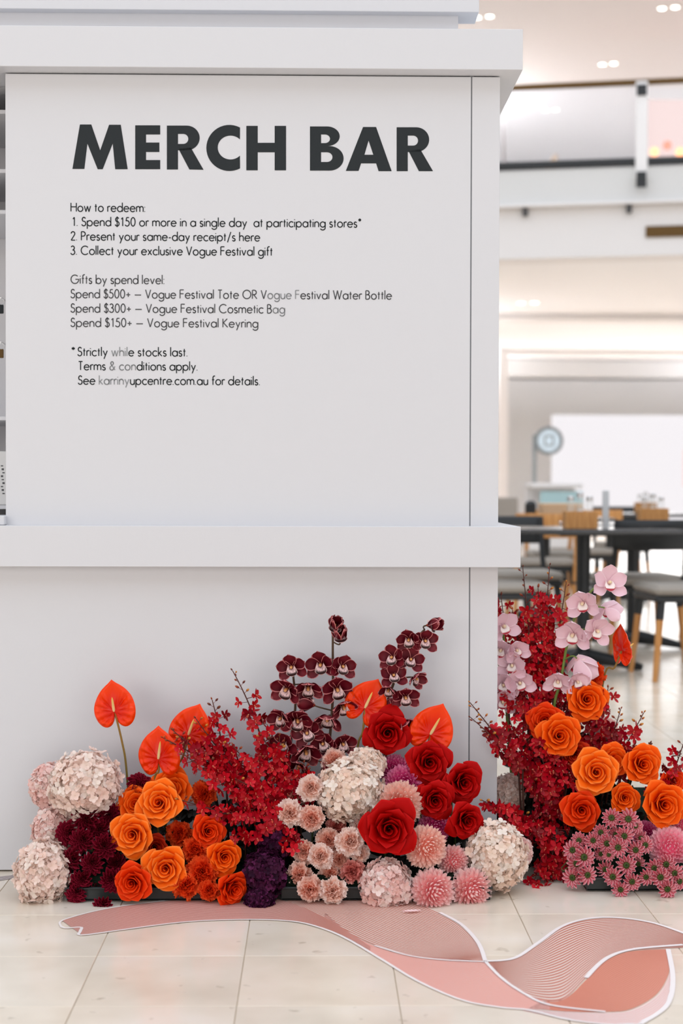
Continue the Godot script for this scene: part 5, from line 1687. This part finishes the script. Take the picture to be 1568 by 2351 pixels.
	orchid_stem("tallest dark red orchid stem, in the middle of three", "dark", [752, 1790, 757, 1700, 764, 1600, 764, 1500, 764, 1450], 0.08, "dark red orchid stems", [
		[765, 1446, 56, 0.35, 0.55, 0.7, -25, 0.9], [781, 1474, 58, 0.2, 0.75, 0.6, 8, 0.9], [738, 1527, 66, -0.3, -0.15, 1, 10, 0.1], [784, 1532, 58, 0.5, 0.0, 0.8, 0, 0.2], [773, 1582, 70, 0.15, -0.15, 1, 4, 0.1],
		[786, 1620, 60, 0.3, -0.4, 0.9, 10, 0.2], [754, 1646, 64, 0.0, -0.45, 1, -4, 0.35], [722, 1620, 62, -0.75, 0.3, -0.35, 20, 0.55], [745, 1708, 58, -0.1, 0.2, 1, 30, 0.3], [785, 1708, 58, 0.2, -0.1, 1, -6, 0.2]])
	orchid_stem("dark red orchid stem leaning out above the highest red rose", "dark", [884, 1700, 888, 1620, 915, 1540, 945, 1480, 975, 1445], 0.09, "dark red orchid stems", [
		[980, 1436, 50, 0.85, 0.05, 0.4, -28, 0.9], [940, 1468, 56, -0.2, 0.05, 1, 10, 0.1], [974, 1473, 56, 0.4, -0.05, 1, -14, 0.1], [903, 1512, 58, -0.35, 0.1, 1, 20, 0.1], [942, 1517, 58, 0.15, 0.15, 1, -16, 0.1],
		[903, 1555, 56, -0.2, 0.35, 1, 12, 0.15], [948, 1556, 48, 0.75, -0.3, 0.5, -20, 0.4], [930, 1600, 60, 0.0, -0.1, 1, 12, 0.05], [894, 1582, 46, -0.5, -0.2, 0.8, 0, 0.3], [900, 1640, 50, -0.1, 0.6, -0.6, 0, 0.7], [921, 1664, 44, 0.5, 0.1, 0.6, -30, 0.5]])
	orchid_stem("pale pink orchid stem arching over towards the cafe chairs", "pink", [1268, 1650, 1288, 1560, 1302, 1480, 1325, 1405, 1362, 1352, 1385, 1345], -0.10, "pale pink orchid stems", [
		[1395, 1343, 76, 0.25, 0.25, 1, -14, 0.1], [1340, 1385, 72, -0.1, -0.25, 1, 10, 0.15], [1388, 1396, 66, 0.35, -0.45, -0.6, 6, 0.3], [1317, 1457, 76, -0.1, -0.1, 1, -14, 0.15], [1366, 1448, 70, 0.2, -0.15, 1, -6, 0.12],
		[1324, 1512, 92, 0.45, -0.5, -0.4, 30, 0.55], [1281, 1563, 62, -0.15, -0.2, 1, 0, 0.15], [1324, 1564, 56, 0.15, -0.1, 1, 20, 0.2]])
	orchid_stem("pale pink orchid stem half hidden by the kiosk's corner post", "pink", [1165, 1660, 1162, 1560, 1158, 1480, 1150, 1420], -0.12, "pale pink orchid stems", [
		[1154, 1441, 68, 0.0, 0.1, 1, 4, 0.15], [1150, 1492, 62, -0.2, 0.0, 1, -10, 0.15], [1184, 1493, 56, 0.3, -0.1, 1, 8, 0.2], [1175, 1528, 66, 0.1, -0.1, 1, -6, 0.12], [1193, 1570, 66, 0.1, 0.1, 1, 22, 0.15],
		[1157, 1574, 62, -0.1, 0.0, 1, -12, 0.2], [1152, 1612, 58, 0.0, -0.1, 1, 6, 0.2]])
	# foot px, py, z, tip px, py, z, bend, flowers, buds, share of dark flowers
	for a: Array in [
		[612, 1745, 0.10, 534, 1540, 0.10, 18, 15, 7, 0.1, "red orchid spray standing up freely before the white panel, its budded tip bare"],
		[520, 1800, 0.12, 487, 1607, 0.12, 10, 16, 4, 0.1, "red orchid spray standing up beside the anthurium half covered by blossoms"],
		[560, 1800, 0.14, 396, 1676, 0.16, -10, 18, 6, 0.1, "red orchid spray reaching across the half covered anthurium"],
		[530, 1790, 0.13, 374, 1694, 0.17, 20, 12, 6, 0.1, "red orchid spray whose budded tip touches the lower anthurium"],
		[610, 1860, 0.18, 475, 1745, 0.17, 0, 20, 2, 0.05, "red orchid spray above the red carnation, full of blossoms"],
		[640, 1860, 0.19, 535, 1712, 0.16, 8, 20, 3, 0.05, "red orchid spray in the middle of the red cloud, tip towards the free-standing one"],
		[560, 1880, 0.21, 408, 1834, 0.22, -4, 11, 5, 0.2, "red orchid spray with a bare tip lying across the orange roses"],
		[670, 1860, 0.19, 545, 1790, 0.2, 4, 20, 2, 0.05, "red orchid spray lying level in the middle of the red cloud"],
		[650, 1840, 0.16, 642, 1690, 0.12, -6, 16, 6, 0.25, "red orchid spray with yellow buds beside the dark orchids"],
		[690, 1850, 0.17, 698, 1752, 0.13, 6, 14, 6, 0.45, "dark red orchid spray with yellow buds under the dark orchids"],
		[635, 1890, 0.22, 515, 1940, 0.25, 0, 16, 5, 0.1, "red orchid spray hanging down to the orange rose beside the plum hydrangea"],
		[650, 1880, 0.21, 530, 1868, 0.23, 0, 20, 2, 0.05, "red orchid spray lying level right above the plum hydrangea"],
		[655, 1800, 0.14, 592, 1742, 0.14, 2, 16, 2, 0.2, "red orchid spray at the foot of the free-standing one"],
		[640, 1890, 0.23, 685, 1965, 0.25, 6, 10, 4, 0.35, "red orchid spray drooping between the plum hydrangea and the carnations"],
		[560, 1850, 0.16, 462, 1905, 0.22, 0, 12, 3, 0.3, "red orchid spray hanging over the half covered orange rose"],
		[600, 1840, 0.13, 500, 1700, 0.13, -4, 18, 3, 0.1, "red orchid spray behind the others, left half of the red cloud"],
		[1222, 1580, -0.20, 1200, 1303, -0.22, 4, 16, 8, 0.1, "thin red orchid spray with a bare tip nearest the ledge"],
		[1250, 1580, -0.20, 1262, 1298, -0.22, -6, 20, 6, 0.05, "tallest red orchid spray, with two tips below the cafe table"],
		[1262, 1600, -0.18, 1300, 1338, -0.2, -2, 18, 4, 0.05, "red orchid spray leaning towards the pink orchids"],
		[1165, 1560, -0.22, 1150, 1368, -0.22, 6, 14, 1, 0.1, "red orchid spray right behind the corner post, level with the pink orchids"],
		[1236, 1690, -0.14, 1236, 1420, -0.17, 0, 26, 0, 0.05, "dense upright red orchid spray in the middle of the tall ones"],
		[1222, 1680, -0.12, 1214, 1440, -0.15, -4, 24, 0, 0.1, "dense upright red orchid spray beside the half hidden pink orchids"],
		[1268, 1680, -0.13, 1262, 1460, -0.16, 6, 24, 0, 0.05, "dense upright red orchid spray under the arching pink orchids"],
		[1190, 1760, 0.0, 1079, 1613, 0.09, 6, 9, 9, 0.5, "bare budded spray reaching across the corner post, upper of two"],
		[1200, 1770, 0.01, 1080, 1647, 0.09, 14, 10, 9, 0.4, "bare budded spray reaching across the corner post, lower of two"],
		[1230, 1800, -0.06, 1165, 1640, -0.06, -4, 20, 0, 0.35, "red orchid spray hanging beside the corner post, below the pink orchids"],
		[1245, 1830, -0.03, 1160, 1700, -0.02, 0, 22, 0, 0.15, "red orchid spray spreading level beside the corner post's lower half"],
		[1262, 1860, 0.0, 1240, 1700, -0.02, 0, 22, 0, 0.15, "red orchid spray right under the leaning orange rose"],
		[1258, 1720, -0.10, 1215, 1600, -0.10, 0, 20, 0, 0.6, "dark red orchid spray in the shade below the tall ones"],
		[1310, 1700, -0.12, 1300, 1600, -0.14, 0, 12, 0, 0.6, "dark red orchid spray between the highest orange rose and the leaning one"],
		[1340, 1740, -0.10, 1396, 1580, -0.10, 8, 18, 2, 0.5, "crimson orchid spray right of the highest orange rose"],
		[1370, 1780, -0.08, 1425, 1628, -0.1, 6, 14, 6, 0.6, "crimson orchid spray with a thin bare tip before the bright floor"],
		[1390, 1790, -0.05, 1478, 1636, -0.05, 4, 16, 6, 0.35, "red orchid spray with large buds at its tip, pointing to the frame's edge"],
		[1400, 1790, -0.06, 1492, 1707, -0.06, 10, 10, 5, 0.6, "dark bare-tipped spray right above the orange roses"],
		[1520, 1850, 0.0, 1575, 1690, 0.0, 0, 14, 5, 0.15, "outermost red orchid spray, cut by the frame's edge"],
		[1490, 1840, 0.0, 1556, 1760, 0.02, 4, 12, 0, 0.2, "red orchid spray low beside the outermost one"],
		[1240, 1900, 0.04, 1108, 1838, 0.14, -10, 18, 2, 0.5, "dark red orchid spray lying over the hydrangea at the corner"],
		[1262, 1940, 0.05, 1165, 1880, 0.12, -4, 20, 1, 0.3, "red orchid spray right beside the creamy hydrangea at the corner"],
		[1278, 1900, 0.06, 1250, 2010, 0.12, 12, 16, 0, 0.15, "bright red orchid spray hanging in the dark gap"],
		[1262, 1960, 0.06, 1220, 2055, 0.16, 8, 16, 3, 0.2, "red orchid spray hanging lowest onto the tiles"],
		[1290, 1850, -0.02, 1215, 1790, 0.0, 0, 18, 3, 0.75, "dark red orchid spray with yellow buds in the dark gap"],
		[1300, 1880, 0.0, 1240, 1850, 0.0, 0, 18, 2, 0.85, "darkest red orchid spray, deep in the gap beside the deep orange rose"],
		[1205, 1600, -0.19, 1176, 1400, -0.2, 6, 18, 2, 0.1, "red orchid spray between the corner post and the thin bare-tipped one"],
		[1290, 1640, -0.17, 1285, 1420, -0.19, -8, 20, 2, 0.1, "red orchid spray right behind the arching pink orchid stalk"],
		[1240, 1760, -0.1, 1200, 1560, -0.13, 6, 22, 0, 0.3, "red orchid spray below the half hidden pink orchids, thick with blossoms"],
		[1215, 1640, -0.10, 1160, 1590, -0.12, 0, 16, 0, 0.5, "dark red orchid spray over the lowest half hidden pink orchid"],
		[1280, 1800, -0.03, 1200, 1745, -0.04, 0, 20, 0, 0.5, "crimson orchid spray level with the corner post's foot, upper one"],
		[1300, 1810, -0.02, 1262, 1720, -0.03, 4, 20, 0, 0.3, "crimson orchid spray left of the brightest orange rose"],
		[1290, 1860, 0.0, 1232, 1800, -0.02, 0, 18, 0, 0.9, "very dark orchid spray between the corner post and the deep orange rose"],
		[1275, 1920, 0.02, 1200, 1870, 0.03, 0, 18, 2, 0.8, "very dark orchid spray behind the one lying over the corner hydrangea"],
		[1295, 1940, 0.06, 1278, 2020, 0.10, 6, 14, 0, 0.5, "dark red orchid spray hanging closest to the button daisies"],
		[1330, 1720, -0.08, 1290, 1640, -0.1, 0, 14, 0, 0.7, "dark red orchid spray behind the leaning orange rose"],
		[1400, 1770, -0.1, 1420, 1680, -0.11, 0, 14, 0, 0.6, "crimson orchid spray right above the orange roses, by the bare-tipped ones"],
		[1245, 1560, -0.2, 1235, 1350, -0.21, 6, 20, 1, 0.05, "bright red orchid spray between the two tallest ones"],
		[600, 1830, 0.16, 450, 1650, 0.13, -14, 20, 4, 0.1, "red orchid spray arching behind the half covered anthurium"],
		[585, 1850, 0.19, 420, 1730, 0.2, -6, 20, 3, 0.05, "red orchid spray arching low in front, between the anthuriums and the red cloud"],
		[680, 1830, 0.15, 600, 1690, 0.12, 8, 18, 3, 0.15, "red orchid spray upright in the red cloud, next to the outermost dark orchids"],
		[680, 1880, 0.21, 570, 1830, 0.22, 0, 22, 0, 0.05, "red orchid spray thick with blossoms, just over the plum hydrangea"],
	]:
		spray(a)
	# a fallen petal
	var b := MB.new()
	b.grid(4, 6, func(u: float, w: float) -> Array:
		var x := u * 2.0 - 1.0
		return [Vector3(w * 0.042, 0.0035 + 0.003 * x * x, x * 0.007 * sin(w * PI * 0.9 + 0.15)), col(246, 214, 214)])
	solo("fallen_petal", b.mesh(M.petal), "single pale petal lying on the printed ribbon below the chrysanthemums", "petal", "", Transform3D(Basis(Vector3.UP, 0.2), on_floor(925, 2098)))


var UPLIGHTS := [
	[Vector3(-0.5, 2.5, -26.0), 5.0, 120.0, "long hanging uplighter under the lower ceiling, behind the kiosk", 1.01],
	[Vector3(12.5, 2.5, -26.0), 5.0, 120.0, "long hanging uplighter under the lower ceiling, outside the view on the cafe's side", 1.01],
	[Vector3(-0.8, 2.5, -18.5), 4.0, 28.0, "shorter hanging uplighter under the lower ceiling, nearer the hall, behind the kiosk", 1.01],
	[Vector3(12.0, 2.5, -17.5), 4.0, 28.0, "shorter hanging uplighter under the lower ceiling, nearer the hall, outside the view", 1.01],
	[Vector3(-1.0, 6.6, -24.0), 6.0, 74.0, "long hanging uplighter on the upper storey, behind the kiosk", 1.37],
	[Vector3(13.0, 6.6, -24.0), 6.0, 74.0, "long hanging uplighter on the upper storey, outside the view on the cafe's side", 1.37],
]


func _ready() -> void:
	# camera
	var dir := Vector3(58.0 / F, -58.5 / F, -1.0).normalized()
	cam_basis = Basis.looking_at(dir, Vector3.UP) * Basis(Vector3.BACK, 0.0026)
	var cam := Camera3D.new()
	cam.name = "camera"
	cam.transform = Transform3D(cam_basis, EYE)
	var lens := CameraAttributesPhysical.new()
	lens.frustum_focal_length = 12.0 / (1175.5 / F)
	lens.frustum_focus_distance = 3.66
	lens.frustum_near = 0.05
	lens.frustum_far = 200.0
	lens.exposure_aperture = 2.0
	cam.attributes = lens
	add_child(cam)
	cam.current = true
	# sky above the skylight, exposure
	var around := WorldEnvironment.new()
	around.name = "world_environment"
	var env := Environment.new()
	env.background_mode = Environment.BG_SKY
	var sky := ProceduralSkyMaterial.new()
	sky.sky_top_color = Color(0.93, 0.96, 1.0)
	sky.sky_horizon_color = Color(1.0, 1.0, 1.0)
	sky.ground_horizon_color = Color(1.0, 0.99, 0.97)
	sky.ground_bottom_color = Color(0.9, 0.88, 0.85)
	sky.sky_energy_multiplier = 1.0
	sky.ground_energy_multiplier = 1.0
	env.sky = Sky.new()
	env.sky.sky_material = sky
	env.background_energy_multiplier = 1.31
	env.tonemap_mode = Environment.TONE_MAPPER_LINEAR
	env.tonemap_exposure = 1.16
	env.sdfgi_enabled = true
	env.ssao_enabled = true
	env.ssil_enabled = true
	around.environment = env
	add_child(around)
	# the lit shop fronts across the hall, behind the camera
	for a: Array in [[Vector3(-6.5, 2.2, 11.5), 2.6, Vector2(7.0, 3.6), 22.0], [Vector3(5.5, 2.2, 13.6), 3.3, Vector2(9.0, 3.6), 14.0]]:
		var l := AreaLight3D.new()
		l.name = "shop_front_light"
		l.area_size = a[2]
		l.light_energy = a[3]
		l.light_color = Color(1.0, 0.97, 0.94)
		l.area_range = 60.0
		l.shadow_enabled = true
		l.transform = Transform3D(Basis(Vector3.UP, atan2(a[0].x - 0.2, a[0].z)), a[0])
		add_child(l, true)
	# long uplighters that hang in the hall and wash the ceilings: where, size, energy, how they hang (their fittings are built below)
	for a: Array in UPLIGHTS:
		var l := AreaLight3D.new()
		l.name = "uplighter_light"
		l.area_size = Vector2(a[1], 0.3)
		l.light_energy = a[2]
		l.light_color = Color(0.96, 0.97, 1.0)
		l.area_range = 60.0
		l.shadow_enabled = true
		l.transform = Transform3D(Basis(Vector3.RIGHT, PI / 2), a[0] + Vector3(0, 0.03, 0))
		add_child(l, true)
	rng.seed = 20240611
	make_materials()
	for a: Array in [[Vector3(-6.5, 2.2, 11.5), Vector2(7.0, 3.6), "glowing shop front across the hall behind the camera, on the kiosk's open side"], [Vector3(5.5, 2.2, 13.6), Vector2(9.0, 3.6), "glowing shop front across the hall behind the camera, on the cafe's side"]]:
		solo("lit_window", boxm(Vector3(0, 0, 0.06), Vector3(a[1].x, a[1].y, 0.08), M.screen_glow, 0.01), a[2], "shop window", "", Transform3D(Basis(Vector3.UP, atan2(a[0].x - 0.2, a[0].z)), a[0]))
	for a: Array in UPLIGHTS:
		var o := thing("uplighter", a[3], "lamp", "hanging uplighters", Transform3D(Basis(), a[0]))
		part(o, "diffuser", boxm(Vector3(0, -0.01, 0), Vector3(a[1], 0.02, 0.3), M.screen_glow, 0.004))
		part(o, "trough", boxm(Vector3(0, -0.055, 0), Vector3(a[1] + 0.04, 0.07, 0.34), M.white_paint, 0.01))
		for n: float in [-0.4, 0.4]:
			part(o, "rod", boxm(Vector3(a[1] * n, a[4] / 2, 0), Vector3(0.012, a[4], 0.012), M.chrome))
	build_hall()
	build_kiosk()
	build_cafe()
	build_decal()
	plant()
